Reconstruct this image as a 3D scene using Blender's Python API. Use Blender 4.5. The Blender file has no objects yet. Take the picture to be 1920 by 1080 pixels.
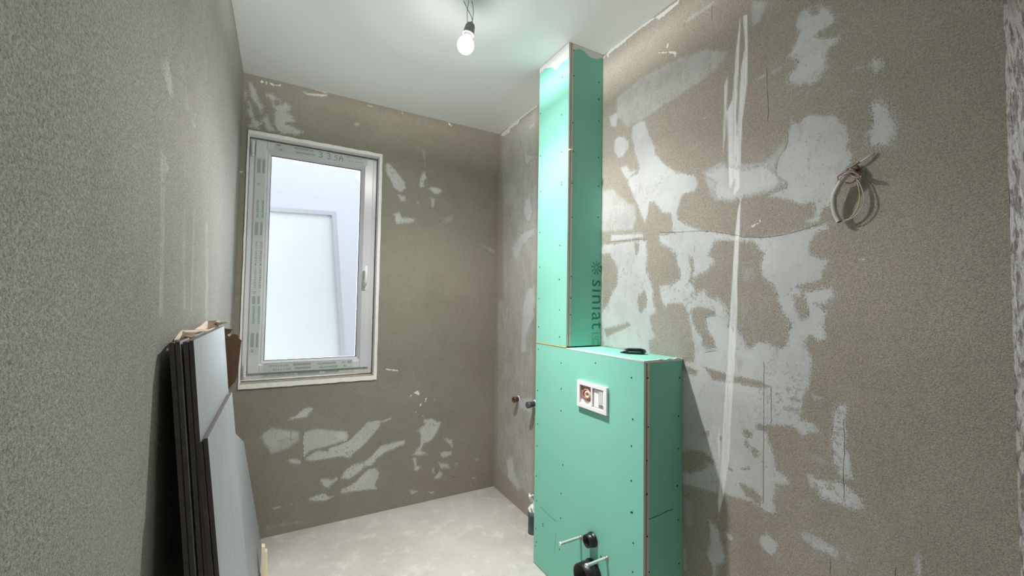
import bpy, bmesh, math, random
import numpy as np
from mathutils import Vector, Matrix, noise as mnoise
random.seed(7); RNG = np.random.default_rng(3)
S = bpy.context.scene; COL = S.collection

# ------------------------------------------------------------------ camera
FPX = 774.8; YAW, PITCH, ROLL = 0.5092, 0.0370, 0.0155
W, D, L, H, CH = 1.3913, 2.725, -0.2228, 2.60, 1.332      # right wall x, window wall y, left wall x, ceiling, eye height
cy, sy, cp, sp = math.cos(YAW), math.sin(YAW), math.cos(PITCH), math.sin(PITCH)
FW = np.array([sy*cp, cy*cp, sp]); r0 = np.array([cy, -sy, 0]); u0 = np.cross(r0, FW)
RT = math.cos(ROLL)*r0 + math.sin(ROLL)*u0; UP = -math.sin(ROLL)*r0 + math.cos(ROLL)*u0
CAM = np.array([0, 0, CH])
cam = bpy.data.objects.new('camera', bpy.data.cameras.new('camera')); COL.objects.link(cam); S.camera = cam
cam.data.sensor_width = 36; cam.data.lens = 36*FPX/1920; cam.data.clip_start = 0.01
cam.matrix_world = Matrix(((RT[0], UP[0], -FW[0], 0), (RT[1], UP[1], -FW[1], 0), (RT[2], UP[2], -FW[2], CH), (0, 0, 0, 1)))

# ------------------------------------------------------------------ light
S.view_settings.view_transform = 'Standard'; S.view_settings.look = 'None'
S.view_settings.gamma = 1; S.view_settings.use_curve_mapping = False
S.view_settings.exposure = 0.38
wd = bpy.data.worlds.new('world'); S.world = wd; wd.use_nodes = True
bg = wd.node_tree.nodes['Background']; bg.inputs[0].default_value = (0.86, 0.93, 1.0, 1); bg.inputs[1].default_value = 20.0
BULB_T = 1.73
BULB_W = 34.0
S.cycles.diffuse_bounces = 8
def portal(name, loc, rot, sx, sy):                          # guides sky sampling through an opening, gives no light itself
    a = bpy.data.lights.new(name, 'AREA'); a.shape = 'RECTANGLE'; a.size = sx; a.size_y = sy; a.cycles.is_portal = True
    o = bpy.data.objects.new(name, a); COL.objects.link(o); o.location = loc; o.rotation_euler = rot

# ------------------------------------------------------------------ helpers
def ray(x, y): return FW + RT*(x-960)/FPX - UP*(y-540)/FPX
def hit(x, y, ax, v):                                       # where the sight line meets the plane axis = v
    d = ray(x, y); return CAM + d*(v-CAM[ax])/d[ax]
def hitp(x, y, p0, n):
    d = ray(x, y); n = np.array(n, float); return CAM + d*((np.array(p0)-CAM)@n)/(d@n)
class MB:
    def __init__(s): s.bm = bmesh.new()
    def box(s, x0, y0, z0, x1, y1, z1, mi=0):
        v = [s.bm.verts.new(p) for p in ((x0,y0,z0),(x1,y0,z0),(x1,y1,z0),(x0,y1,z0),(x0,y0,z1),(x1,y0,z1),(x1,y1,z1),(x0,y1,z1))]
        for f in ((3,2,1,0),(4,5,6,7),(0,1,5,4),(1,2,6,5),(2,3,7,6),(3,0,4,7)):
            s.bm.faces.new([v[i] for i in f]).material_index = mi
        return v
    def prism(s, pts, off, mi=0, side=None):                # pts: 3-D outline, off: thickness vector
        off = Vector(off); a = [s.bm.verts.new(p) for p in pts]; b = [s.bm.verts.new(Vector(p)+off) for p in pts]
        s.bm.faces.new(a).material_index = mi; s.bm.faces.new(b[::-1]).material_index = mi
        n = len(a)
        for i in range(n):
            s.bm.faces.new((a[i], b[i], b[(i+1) % n], a[(i+1) % n])).material_index = mi if side is None else side
    def tube(s, pts, r, seg=10, caps=True, mi=0):
        pts = [Vector(p) for p in pts]; n = len(pts)
        rr = r if isinstance(r, (list, tuple)) else [r]*n
        ref = None; rings = []
        for i, p in enumerate(pts):
            t = (pts[min(i+1, n-1)]-pts[max(i-1, 0)]).normalized()
            if ref is None:
                ref = t.orthogonal().normalized()
            ref = (ref - t*ref.dot(t)).normalized(); b = t.cross(ref)
            rings.append([s.bm.verts.new(p + (ref*math.cos(k*2*math.pi/seg)+b*math.sin(k*2*math.pi/seg))*rr[i]) for k in range(seg)])
        for i in range(n-1):
            for k in range(seg):
                f = s.bm.faces.new((rings[i][k], rings[i][(k+1) % seg], rings[i+1][(k+1) % seg], rings[i+1][k])); f.material_index = mi; f.smooth = True
        if caps: s.bm.faces.new(rings[0][::-1]).material_index = mi; s.bm.faces.new(rings[-1]).material_index = mi
    def lathe(s, base, axis, prof, seg=24, mi=0):           # prof: (radius, distance along axis)
        base = Vector(base); ax = Vector(axis).normalized(); a = ax.orthogonal().normalized(); b = ax.cross(a); rings = []
        for (r, h) in prof:
            c = base + ax*h
            rings.append([s.bm.verts.new(c + (a*math.cos(k*2*math.pi/seg)+b*math.sin(k*2*math.pi/seg))*max(r, 1e-5)) for k in range(seg)])
        for i in range(len(prof)-1):
            for k in range(seg):
                f = s.bm.faces.new((rings[i][k], rings[i][(k+1) % seg], rings[i+1][(k+1) % seg], rings[i+1][k])); f.material_index = mi; f.smooth = True
    def build(s, name, mats, parent=None, bevel=0, seg=2, wn=True):
        s.bm.normal_update(); bmesh.ops.recalc_face_normals(s.bm, faces=s.bm.faces[:])
        me = bpy.data.meshes.new(name); s.bm.to_mesh(me); s.bm.free()
        for m in (mats if isinstance(mats, (list, tuple)) else [mats]): me.materials.append(m)
        o = bpy.data.objects.new(name, me); COL.objects.link(o)
        if parent: o.parent = parent; o.matrix_parent_inverse = Matrix.Translation(-wloc(parent))
        if bevel:
            b = o.modifiers.new('bevel', 'BEVEL'); b.width = bevel; b.segments = seg; b.limit_method = 'ANGLE'; b.angle_limit = 0.6
        return o
def wloc(o):
    v = Vector(o.location)
    while o.parent:
        v = v + (o.matrix_parent_inverse.translation if o.type != 'EMPTY' or True else Vector()); o = o.parent; v = v + o.location
    return v
def rebase(o, p):                                           # put the origin of a mesh thing at p
    p = Vector(p); o.data.transform(Matrix.Translation(-p)); o.location = p; return o
def thing(name, loc, label=None, cat=None, group=None, kind=None):
    o = bpy.data.objects.new(name, None); COL.objects.link(o); o.location = loc; o.empty_display_size = .05
    tag(o, label, cat, group, kind); return o
def tag(o, label=None, cat=None, group=None, kind=None):
    for k, v in (('label', label), ('category', cat), ('group', group), ('kind', kind)):
        if v: o[k] = v
    return o

# ------------------------------------------------------------------ materials
def newmat(name):
    m = bpy.data.materials.new(name); m.use_nodes = True; nt = m.node_tree
    return m, nt, nt.nodes['Principled BSDF']
def nd(nt, t, **k):
    n = nt.nodes.new(t)
    for a, b in k.items():
        if isinstance(b, bool) or not hasattr(n.inputs, 'get') or a in ('operation', 'data_type', 'blend_type', 'attribute_name', 'noise_dimensions', 'interpolation_type', 'clamp', 'vector_type', 'wave_type', 'bands_direction'):
            setattr(n, a, b)
    return n
def math_(nt, op, a, b=None, c=None, clamp=False):
    n = nt.nodes.new('ShaderNodeMath'); n.operation = op; n.use_clamp = clamp
    for i, v in enumerate((a, b, c)):
        if v is None: continue
        if isinstance(v, (int, float)): n.inputs[i].default_value = v
        else: nt.links.new(v, n.inputs[i])
    return n.outputs[0]
def mixc(nt, f, a, b, mode='MIX'):
    n = nt.nodes.new('ShaderNodeMix'); n.data_type = 'RGBA'; n.blend_type = mode
    for i, v in ((0, f), (6, a), (7, b)):
        if isinstance(v, (int, float)): n.inputs[i].default_value = v
        elif isinstance(v, tuple): n.inputs[i].default_value = (*v, 1)
        else: nt.links.new(v, n.inputs[i])
    return n.outputs[2]
def objco(nt): return nt.nodes.new('ShaderNodeTexCoord').outputs['Object']
def noi(nt, scale, detail=4, rough=.55, vec=None, stretch=None, rot=None):
    n = nt.nodes.new('ShaderNodeTexNoise'); n.inputs['Scale'].default_value = scale; n.inputs['Detail'].default_value = detail; n.inputs['Roughness'].default_value = rough
    v = vec or objco(nt)
    if stretch or rot:
        mp = nt.nodes.new('ShaderNodeMapping'); mp.inputs['Scale'].default_value = stretch or (1, 1, 1); mp.inputs['Rotation'].default_value = rot or (0, 0, 0)
        nt.links.new(v, mp.inputs['Vector']); v = mp.outputs[0]
    nt.links.new(v, n.inputs['Vector']); return n.outputs[0]
def ramp(nt, f, lo, hi):                                    # smooth 0..1 between lo and hi
    n = nt.nodes.new('ShaderNodeMapRange'); n.interpolation_type = 'SMOOTHSTEP'
    n.inputs['From Min'].default_value = lo; n.inputs['From Max'].default_value = hi
    nt.links.new(f, n.inputs['Value']); return n.outputs[0]
def attr(nt, name):
    n = nt.nodes.new('ShaderNodeAttribute'); n.attribute_name = name; return n.outputs['Fac']
def bump(nt, bsdf, h, dist, strength=1.0):
    b = nt.nodes.new('ShaderNodeBump'); b.inputs['Distance'].default_value = dist; b.inputs['Strength'].default_value = strength
    nt.links.new(h, b.inputs['Height']); nt.links.new(b.outputs[0], bsdf.inputs['Normal'])
def simple(name, col, rough=.5, metal=0, var=0.0, vs=20, bmp=0, bs=200, spec=.5, stretch=None):
    m, nt, b = newmat(name); b.inputs['Roughness'].default_value = rough; b.inputs['Metallic'].default_value = metal
    b.inputs['Specular IOR Level'].default_value = spec
    n = noi(nt, vs, 5, .6, stretch=stretch)
    k = math_(nt, 'MULTIPLY_ADD', n, 2*var, 1-var)
    cc = nt.nodes.new('ShaderNodeRGB'); cc.outputs[0].default_value = (*col, 1)
    vm = nt.nodes.new('ShaderNodeVectorMath'); vm.operation = 'SCALE'
    nt.links.new(cc.outputs[0], vm.inputs[0]); nt.links.new(k, vm.inputs['Scale']); nt.links.new(vm.outputs[0], b.inputs['Base Color'])
    if bmp: bump(nt, b, noi(nt, bs, 3, .6), bmp)
    return m

def plaster(name, base, base2, light, grain=1.0, cell=260):
    """sand render with smooth pale filler patches; attributes: patch, rag, scuff, lined, lineu, speck"""
    m, nt, b = newmat(name); b.inputs['Roughness'].default_value = .92; b.inputs['Specular IOR Level'].default_value = .25
    big = noi(nt, 1.7, 5, .6); mid = noi(nt, 14, 5, .6); fine = noi(nt, cell, 3, .7); fine2 = noi(nt, cell*2.2, 2, .7)
    col = mixc(nt, ramp(nt, big, .35, .65), base, base2)
    col = mixc(nt, math_(nt, 'MULTIPLY', ramp(nt, mid, .35, .7), .35), col, tuple(c*1.18 for c in base))
    g = math_(nt, 'ADD', math_(nt, 'MULTIPLY', math_(nt, 'SUBTRACT', fine, .5), 1.5*grain), math_(nt, 'MULTIPLY', math_(nt, 'SUBTRACT', fine2, .5), 1.1*grain))
    gm = math_(nt, 'ADD', g, 1.0)
    # ragged edge of the filler
    pa, rg = attr(nt, 'patch'), attr(nt, 'rag')
    e1 = math_(nt, 'MULTIPLY', math_(nt, 'SUBTRACT', noi(nt, 20, 6, .75), .5), 3.4)
    e2 = math_(nt, 'MULTIPLY', math_(nt, 'SUBTRACT', noi(nt, 110, 5, .8), .5), 3.6)
    e3 = math_(nt, 'MULTIPLY', math_(nt, 'SUBTRACT', noi(nt, 42, 6, .75, stretch=(1, 2.8, .5), rot=(.6, 0, 0)), .5), 3.2)
    v = math_(nt, 'ADD', pa, math_(nt, 'MULTIPLY', rg, math_(nt, 'ADD', math_(nt, 'ADD', e1, e2), e3)))
    pm = ramp(nt, v, -.0015, .0035)
    # worn holes inside the filler where the render grain shows through
    wear = math_(nt, 'ADD', v, math_(nt, 'MULTIPLY', math_(nt, 'SUBTRACT', math_(nt, 'ADD', math_(nt, 'MULTIPLY', fine, .6), math_(nt, 'MULTIPLY', noi(nt, 150, 4, .8), .4)), .5), math_(nt, 'MULTIPLY_ADD', rg, 9.0, .03)))
    pit = ramp(nt, math_(nt, 'ADD', noi(nt, 75, 5, .75), math_(nt, 'MULTIPLY', noi(nt, 4, 3, .5), .40)), .80, .84)      # torn-out pits and drag marks
    pm2 = math_(nt, 'MULTIPLY', math_(nt, 'MULTIPLY', ramp(nt, v, -.012, .002), ramp(nt, wear, -.006, .003)), math_(nt, 'MULTIPLY_ADD', pit, -.75, 1.0))
    sc = attr(nt, 'scuff')
    scm = math_(nt, 'ADD', math_(nt, 'MULTIPLY', noi(nt, 9, 5, .65, stretch=(1, 2.2, 1), rot=(.7, 0, 0)), .7), math_(nt, 'ADD', math_(nt, 'MULTIPLY', fine, .4), math_(nt, 'MULTIPLY', noi(nt, 45, 4, .7, stretch=(1, 2.5, .8), rot=(.7, 0, 0)), .4)))
    scn = math_(nt, 'MULTIPLY', math_(nt, 'MULTIPLY', sc, 1.15, clamp=True), ramp(nt, math_(nt, 'ADD', scm, math_(nt, 'MULTIPLY', sc, .6)), .90, 1.32), clamp=True)
    lc = mixc(nt, ramp(nt, noi(nt, 5, 5, .6), .35, .7), light, tuple(c*.86 for c in light))
    smud = ramp(nt, noi(nt, 26, 6, .7, stretch=(1, 1, .45)), .56, .70)
    lc = mixc(nt, math_(nt, 'MULTIPLY', smud, .5), lc, tuple(c*.62 for c in light))
    gcol = nt.nodes.new('ShaderNodeVectorMath'); gcol.operation = 'SCALE'; nt.links.new(col, gcol.inputs[0]); nt.links.new(gm, gcol.inputs['Scale'])
    gl = nt.nodes.new('ShaderNodeVectorMath'); gl.operation = 'SCALE'; nt.links.new(lc, gl.inputs[0]); nt.links.new(math_(nt, 'MULTIPLY_ADD', g, .22, 1.0), gl.inputs['Scale'])
    c = mixc(nt, math_(nt, 'MULTIPLY', scn, .85), gcol.outputs[0], gl.outputs[0])
    c = mixc(nt, pm2, c, gl.outputs[0])
    stn = ramp(nt, math_(nt, 'ADD', math_(nt, 'MULTIPLY', noi(nt, 160, 3, .7, stretch=(1, 1, .03)), .7), math_(nt, 'MULTIPLY', fine, .4)), .38, .62)
    c = mixc(nt, math_(nt, 'MULTIPLY', math_(nt, 'MULTIPLY', ramp(nt, sc, .9, 1.25), math_(nt, 'MULTIPLY_ADD', stn, .7, .3)), .95), c, (.86, .86, .84))
    # white paint daubs
    sp_ = ramp(nt, math_(nt, 'ADD', attr(nt, 'speck'), math_(nt, 'MULTIPLY', math_(nt, 'SUBTRACT', noi(nt, 70, 4, .7), .5), .02)), 0, .0015)
    c = mixc(nt, sp_, c, (.80, .79, .75))
    # scratches and cracks
    ld = math_(nt, 'ABSOLUTE', math_(nt, 'ADD', attr(nt, 'lined'), math_(nt, 'MULTIPLY', math_(nt, 'SUBTRACT', noi(nt, 40, 3, .6), .5), .006)))
    lm = math_(nt, 'MULTIPLY', math_(nt, 'SUBTRACT', 1.0, ramp(nt, ld, .0003, .0017)), math_(nt, 'SUBTRACT', 1.0, ramp(nt, attr(nt, 'lineu'), .008, .012)))
    c = mixc(nt, math_(nt, 'MULTIPLY', lm, .45), c, (.12, .105, .08))
    nt.links.new(c, b.inputs['Base Color'])
    h = math_(nt, 'ADD', math_(nt, 'MULTIPLY', g, math_(nt, 'MULTIPLY_ADD', pm2, -.8, 1.0)), math_(nt, 'MULTIPLY', pm, .8))
    h = math_(nt, 'SUBTRACT', h, math_(nt, 'MULTIPLY', lm, 1.6))
    h = math_(nt, 'ADD', h, math_(nt, 'MULTIPLY', big, 6)); h = math_(nt, 'ADD', h, math_(nt, 'MULTIPLY', mid, .8))
    bump(nt, b, h, .0016, .8)
    return m
M = {}
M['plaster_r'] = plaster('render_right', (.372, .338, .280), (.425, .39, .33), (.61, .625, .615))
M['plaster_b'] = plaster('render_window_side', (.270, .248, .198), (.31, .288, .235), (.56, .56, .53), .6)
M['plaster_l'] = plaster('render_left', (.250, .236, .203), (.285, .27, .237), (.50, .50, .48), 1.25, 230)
M['rough_edge'] = simple('broken_render', (.30, .27, .24), .95, 0, .5, 30, .004, 60)
M['plain_render'] = simple('plain_render', (.30, .285, .25), .92, 0, .15, 120, .001, 230)
M['ceiling'] = simple('ceiling_paint', (.90, .92, .925), .9, 0, .03, 2, .0004, 90, .2)
M['pvc'] = simple('white_pvc', (.66, .665, .69), .28, 0, .02, 8)
M['white_paint'] = simple('rough_white_paint', (.90, .88, .85), .85, 0, .07, 35, .0015, 60)
M['sill_dirt'] = simple('dirty_filler', (.38, .34, .26), .95, 0, .5, 40, .002, 70)
M['gasket'] = simple('black_gasket', (.05, .06, .07), .6)
M['tape'] = simple('green_grey_film', (.55, .60, .58), .55, 0, .05, 30)
M['tape_grey'] = simple('grey_print', (.33, .37, .35), .6, 0, .1, 60)
M['ink_green'] = simple('dark_green_ink', (.04, .17, .12), .6)
M['ink_grey'] = simple('grey_ink', (.13, .16, .16), .6)
M['ink_black'] = simple('marker_ink', (.03, .05, .07), .6)
M['green'] = simple('green_board_paper', (.24, .60, .48), .8, 0, .045, 4, .0002, 300, .25)
M['ink_board'] = simple('board_print', (.03, .22, .16), .8)
M['paper_edge'] = simple('gypsum_edge', (.62, .57, .49), .9, 0, .2, 60, .0006, 90)
M['paper_dark'] = simple('board_joint_gap', (.20, .12, .08), .95, 0, .2, 50)
M['joint'] = simple('joint_filler', (.72, .74, .72), .85, 0, .1, 40, .0006, 60)
M['glue'] = simple('foam_glue', (.55, .43, .24), .8, 0, .25, 60, .001, 90)
M['screw'] = simple('black_screw', (.012, .03, .026), .5, 0, 0)
M['plastic_w'] = simple('white_plastic', (.84, .83, .82), .35)
M['plastic_r'] = simple('red_copper_plastic', (.42, .13, .09), .4, 0, .2, 30)
M['plastic_b'] = simple('beige_plastic', (.70, .56, .42), .4)
M['inner'] = simple('cistern_inside', (.30, .24, .23), .5)
M['pipe_black'] = simple('black_pipe', (.012, .012, .013), .38, 0, .1)
M['sleeve'] = simple('white_sleeve', (.86, .88, .87), .35, 0, .04)
M['steel'] = simple('dull_steel', (.42, .40, .37), .4, .8, .1, 60)
M['pipe_grey'] = simple('grey_pipe', (.085, .10, .125), .5, 0, .3, 25)
M['bag'] = simple('white_film', (.85, .85, .82), .4, 0, .05, 40)
M['copper'] = simple('rusty_fitting', (.16, .075, .055), .6, .2, .4, 60)
M['key_black'] = simple('key_black', (.006, .006, .007), .3)
M['key_grey'] = simple('key_line', (.22, .21, .22), .35)
M['key_red'] = simple('key_purple', (.14, .045, .06), .35)
M['chrome'] = simple('chrome', (.75, .75, .74), .2, 1)
M['cardboard'] = simple('brown_cardboard', (.16, .095, .055), .9, 0, .2, 25, .0006, 120)
M['card_lt'] = simple('torn_cardboard', (.52, .42, .32), .95, 0, .2, 60, .0006, 100)
M['wood'] = simple('raw_pine', (.74, .62, .46), .7, 0, .12, 18, .0003, 60, stretch=(8, 8, .6))
M['conduit'] = simple('grey_white_conduit', (.50, .49, .46), .6, 0, .25, 40, .0004, 90)
M['wire_y'] = simple('yellow_wire', (.55, .50, .28), .5)
M['wire_b'] = simple('brown_wire', (.25, .17, .145), .5)
M['wire_w'] = simple('pale_wire', (.50, .49, .48), .5)
M['wire_p'] = simple('pink_wire', (.42, .26, .24), .5)
M['wire_dark'] = simple('dark_wire', (.09, .11, .12), .5)
M['socket'] = simple('grey_lampholder', (.23, .235, .23), .55, 0, .1, 50)
M['tile_edge'] = simple('tile_edge', (.085, .07, .062), .8, 0, .35, 60)
M['plug'] = simple('nylon_plug', (.66, .66, .63), .5)

m, nt, b = newmat('grey_tile_face')                         # brushed linear porcelain
st = noi(nt, 60, 5, .65, stretch=(1, 1, .03)); st2 = noi(nt, 260, 3, .6, stretch=(1, 1, .12)); st3 = noi(nt, 700, 2, .6)
k = math_(nt, 'ADD', math_(nt, 'MULTIPLY', st, .5), math_(nt, 'ADD', math_(nt, 'MULTIPLY', st2, .3), math_(nt, 'MULTIPLY', st3, .3)))
nt.links.new(mixc(nt, ramp(nt, k, .38, .72), (.255, .27, .285), (.33, .345, .36)), b.inputs['Base Color'])
b.inputs['Roughness'].default_value = .5; bump(nt, b, k, .0004); M['tile'] = m

m, nt, b = newmat('concrete_floor')                         # pale dusty screed
n1, n2, n3, n4 = noi(nt, 1.6, 6, .6), noi(nt, 9, 8, .65), noi(nt, 120, 3, .7), noi(nt, 30, 6, .7)
c = mixc(nt, ramp(nt, n1, .35, .65), (.43, .41, .37), (.52, .50, .46))
c = mixc(nt, math_(nt, 'MULTIPLY', ramp(nt, n2, .5, .68), .55), c, (.64, .62, .575))
c = mixc(nt, math_(nt, 'MULTIPLY', ramp(nt, n4, .60, .72), .35), c, (.27, .25, .21))
c = mixc(nt, math_(nt, 'MULTIPLY', ramp(nt, n3, .45, .75), .25), c, (.33, .31, .27))
nt.links.new(c, b.inputs['Base Color']); b.inputs['Roughness'].default_value = .9; b.inputs['Specular IOR Level'].default_value = .25
bump(nt, b, math_(nt, 'ADD', math_(nt, 'MULTIPLY', n2, 2.5), math_(nt, 'ADD', math_(nt, 'MULTIPLY', n4, 1.0), math_(nt, 'MULTIPLY', n3, .5))), .003, .7); M['floor'] = m

m, nt, b = newmat('window_glass')                           # clear thin pane with a Fresnel reflection
nt.nodes.remove(b); out = nt.nodes['Material Output']
tr = nt.nodes.new('ShaderNodeBsdfTransparent'); tr.inputs[0].default_value = (.96, .98, .985, 1)
gl = nt.nodes.new('ShaderNodeBsdfGlossy'); gl.inputs['Roughness'].default_value = .0
fr = nt.nodes.new('ShaderNodeFresnel'); fr.inputs[0].default_value = 1.5
mx = nt.nodes.new('ShaderNodeMixShader'); nt.links.new(math_(nt, 'MULTIPLY', fr.outputs[0], 1.6), mx.inputs[0]); nt.links.new(tr.outputs[0], mx.inputs[1]); nt.links.new(gl.outputs[0], mx.inputs[2])
nt.links.new(mx.outputs[0], out.inputs[0]); M['glass'] = m

m, nt, b = newmat('bulb_glow'); nt.nodes.remove(b)             # glowing diffuser that also lets the lamp inside shine out
em = nt.nodes.new('ShaderNodeEmission'); em.inputs[0].default_value = (1, .97, .93, 1); em.inputs[1].default_value = 6.0
tr = nt.nodes.new('ShaderNodeBsdfTransparent'); ad = nt.nodes.new('ShaderNodeAddShader'); nt.links.new(em.outputs[0], ad.inputs[0]); nt.links.new(tr.outputs[0], ad.inputs[1])
nt.links.new(ad.outputs[0], nt.nodes['Material Output'].inputs[0]); M['glow'] = m
M['ext_white_dim'] = simple('exterior_white_dimmed', (.060, .062, .0615), .9, 0, .05, 6, .002, 40)  # both outside renders coloured far darker than real, offsetting the strong sky
M['ext_grey_dim'] = simple('exterior_grey_dimmed', (.037, .037, .0395), .9, 0, .03, 2, .002, 40)
M['ext_floor'] = simple('terrace_slab', (.80, .80, .78), .9, 0, .1, 5)

# ------------------------------------------------------------------ marks on the walls (traced, kept in wall metres)
def P(x0, y0, s, pts): return [(x0+x/s, y0+y/s) for x, y in pts]
def wallpts(pix, ax, v, keep): return np.array([[hit(x, y, ax, v)[k] for k in keep] for x, y in pix])
def seg_dist(G, A, B):
    d = B-A; l2 = d@d+1e-12; t = np.clip(((G-A)@d)/l2, 0, 1); q = G-(A+t[:, None]*d)
    return np.sqrt((q*q).sum(1)), (d[0]*(G[:, 1]-A[1])-d[1]*(G[:, 0]-A[0]))
def sdf(G, poly):
    n = len(poly); best = np.full(len(G), 1e9); ins = np.zeros(len(G), bool)
    mn, mx_ = poly.min(0)-.08, poly.max(0)+.08
    sel = np.where(((G >= mn) & (G <= mx_)).all(1))[0]; res = np.full(len(G), -.08); 
    if len(sel) == 0: return res
    g = G[sel]; bd = np.full(len(g), 1e9); inn = np.zeros(len(g), bool)
    for i in range(n):
        A, B = poly[i], poly[(i+1) % n]
        dd, _ = seg_dist(g, A, B); bd = np.minimum(bd, dd)
        c = (A[1] > g[:, 1]) != (B[1] > g[:, 1])
        xx = A[0]+(g[:, 1]-A[1])*(B[0]-A[0])/((B[1]-A[1]) if abs(B[1]-A[1]) > 1e-12 else 1e-12)
        inn ^= c & (g[:, 0] < xx)
    res[sel] = np.where(inn, bd, -bd); return res
def grid_wall(name, mat, ax, v, us, zs, holes=(), marks=None, edgefn=None):
    us, zs = np.array(us), np.array(zs); nu, nz = len(us), len(zs)
    U, Z = np.meshgrid(us, zs, indexing='ij'); G = np.stack([U.ravel(), Z.ravel()], 1)
    a = {k: np.full(len(G), d) for k, d in (('patch', -.08), ('rag', .01), ('scuff', 0.), ('speck', -.08), ('lined', .05), ('lineu', .05))}
    if marks:
        keep = (1, 2) if ax == 0 else (0, 2)
        for pix, rag in marks.get('patch', ()):
            s = sdf(G, wallpts(pix, ax, v, keep)); up = s > a['patch']; a['rag'][up] = rag; a['patch'][up] = s[up]
        for pix, rag in marks.get('hole', ()):
            s = sdf(G, wallpts(pix, ax, v, keep)); up = -s < a['patch']; a['rag'][up & (s > -.02)] = rag; a['patch'] = np.minimum(a['patch'], -s)
        for pix, k, soft in marks.get('scuff', ()):
            s = sdf(G, wallpts(pix, ax, v, keep)); a['scuff'] = np.maximum(a['scuff'], k*np.clip((s+soft*.5)/soft, 0, 1))
        for pix in marks.get('speck', ()):
            a['speck'] = np.maximum(a['speck'], sdf(G, wallpts(pix, ax, v, keep)))
        for pix in marks.get('line', ()):
            q = wallpts(pix, ax, v, keep)
            for i in range(len(q)-1):
                dd, sg = seg_dist(G, q[i], q[i+1]); up = dd < a['lineu']
                a['lineu'][up] = dd[up]; a['lined'][up] = (np.sign(sg)*dd)[up]
    co = np.zeros((len(G), 3)); o_ = 1 if ax == 0 else 0
    co[:, ax] = v; co[:, o_] = G[:, 0]; co[:, 2] = G[:, 1]
    if edgefn: edgefn(co, nu, nz)
    iu, iz = np.meshgrid(np.arange(nu-1), np.arange(nz-1), indexing='ij'); iu, iz = iu.ravel(), iz.ravel()
    cu, cz = (us[iu]+us[iu+1])/2, (zs[iz]+zs[iz+1])/2; ok = np.ones(len(iu), bool)
    for (a0, a1, b0, b1) in holes: ok &= ~((cu > a0) & (cu < a1) & (cz > b0) & (cz < b1))
    iu, iz = iu[ok], iz[ok]; q = np.stack([iu*nz+iz, (iu+1)*nz+iz, (iu+1)*nz+iz+1, iu*nz+iz+1], 1)
    me = bpy.data.meshes.new(name); me.vertices.add(len(co)); me.vertices.foreach_set('co', co.ravel())
    me.loops.add(q.size); me.loops.foreach_set('vertex_index', q.ravel().astype(np.int32))
    me.polygons.add(len(q)); me.polygons.foreach_set('loop_start', np.arange(0, q.size, 4, dtype=np.int32))
    me.polygons.foreach_set('loop_total', np.full(len(q), 4, np.int32)); me.update(calc_edges=True)
    for k, val in a.items():
        at = me.attributes.new(k, 'FLOAT', 'POINT'); at.data.foreach_set('value', val.astype(np.float32))
    me.materials.append(mat); o = bpy.data.objects.new(name, me); COL.objects.link(o); o['kind'] = 'structure'; return o
def lin(a, b, step, extra=()):
    n = max(2, int(round((b-a)/step))+1); return np.unique(np.concatenate([np.linspace(a, b, n), [e for e in extra]]).round(5))

A2 = lambda p: P(1120, 0, 2.7, p)
A3 = lambda p: P(1120, 380, 3.376, p)
A4 = lambda p: P(1260, 680, 2.7, p)
A5 = lambda p: P(1420, 0, 4.5, p)
A6 = lambda p: P(1420, 190, 4.5, p)
R = dict(patch=[], hole=[], scuff=[], speck=[], line=[])
pt = lambda p, r=.006: R['patch'].append((p, r))
ho = lambda p, r=.006: R['hole'].append((p, r))
sc = lambda p, k=.5, s=.04: R['scuff'].append((p, k, s))
# upper left patch and its two fingers
pt(A2([(175,640),(215,615),(240,612),(250,650),(265,690),(290,740),(290,775),(330,820),(400,872),(450,880),(490,890),(508,925),(495,965),(430,985),(415,1030),(400,1075),(405,1110),(440,1130),(560,1180),(575,1200),(560,1215),(410,1210),(380,1160),(372,1080),(330,1075),(285,1020),(262,1022),(255,1080),(240,1130),(225,1090),(205,1040),(180,985),(155,930),(160,900),(200,880),(215,850),(185,760),(175,700)]), .005)
pt(A2([(85,720),(105,690),(130,690),(158,715),(160,745),(130,790),(105,797),(88,770)]), .005)
pt(A2([(60,592),(105,565),(95,640),(72,640)]), .003)
pt(A2([(118,850),(150,835),(165,865),(205,860),(175,885),(150,910),(130,880)]), .004)
pt(A5([(245,495),(290,430),(335,330),(350,260),(315,245),(345,140),(370,85),(440,60),(520,45),(600,60),(640,110),(650,180),(600,240),(510,290),(560,325),(685,310),(690,345),(620,390),(575,450),(580,520),(590,570),(540,640),(500,690),(450,718),(400,700),(320,720),(245,680),(270,630),(335,560),(345,510),(300,490)]), .006)
ho(A5([(440,75),(510,60),(520,110),(470,130)]), .005)
ho(A5([(520,330),(485,300),(520,265),(660,200),(660,220),(600,280)]), .004)
sc(A5([(640,60),(720,110),(720,330),(600,300)]), .45, .03)
sc(A5([(700,320),(760,290),(900,265),(850,300),(740,355)]), .6, .01)
sc(A5([(770,600),(800,560),(900,540),(960,500),(1060,505),(1060,570),(1000,640),(950,580),(860,600)]), .8, .02)
pt(A5([(960,500),(1050,500),(1065,540),(1045,590),(1000,630),(985,580)]), .008)
sc(A5([(730,740),(860,690),(860,780),(750,850),(730,820)]), .6, .03)
pt(A5([(955,880),(1000,850),(1090,880),(1130,960),(1175,1020),(1175,1120),(1100,1220),(960,1240),(930,1180),(960,1060)]), .012)
sc(A5([(920,760),(1040,720),(1200,1000),(1220,1300),(900,1300),(900,1150),(950,1000)]), .65, .04)
sc(A5([(0,0),(90,0),(60,110),(0,200)]), .9, .02)
sc(A5([(100,600),(220,540),(220,580),(120,640)]), .7, .01)
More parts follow.
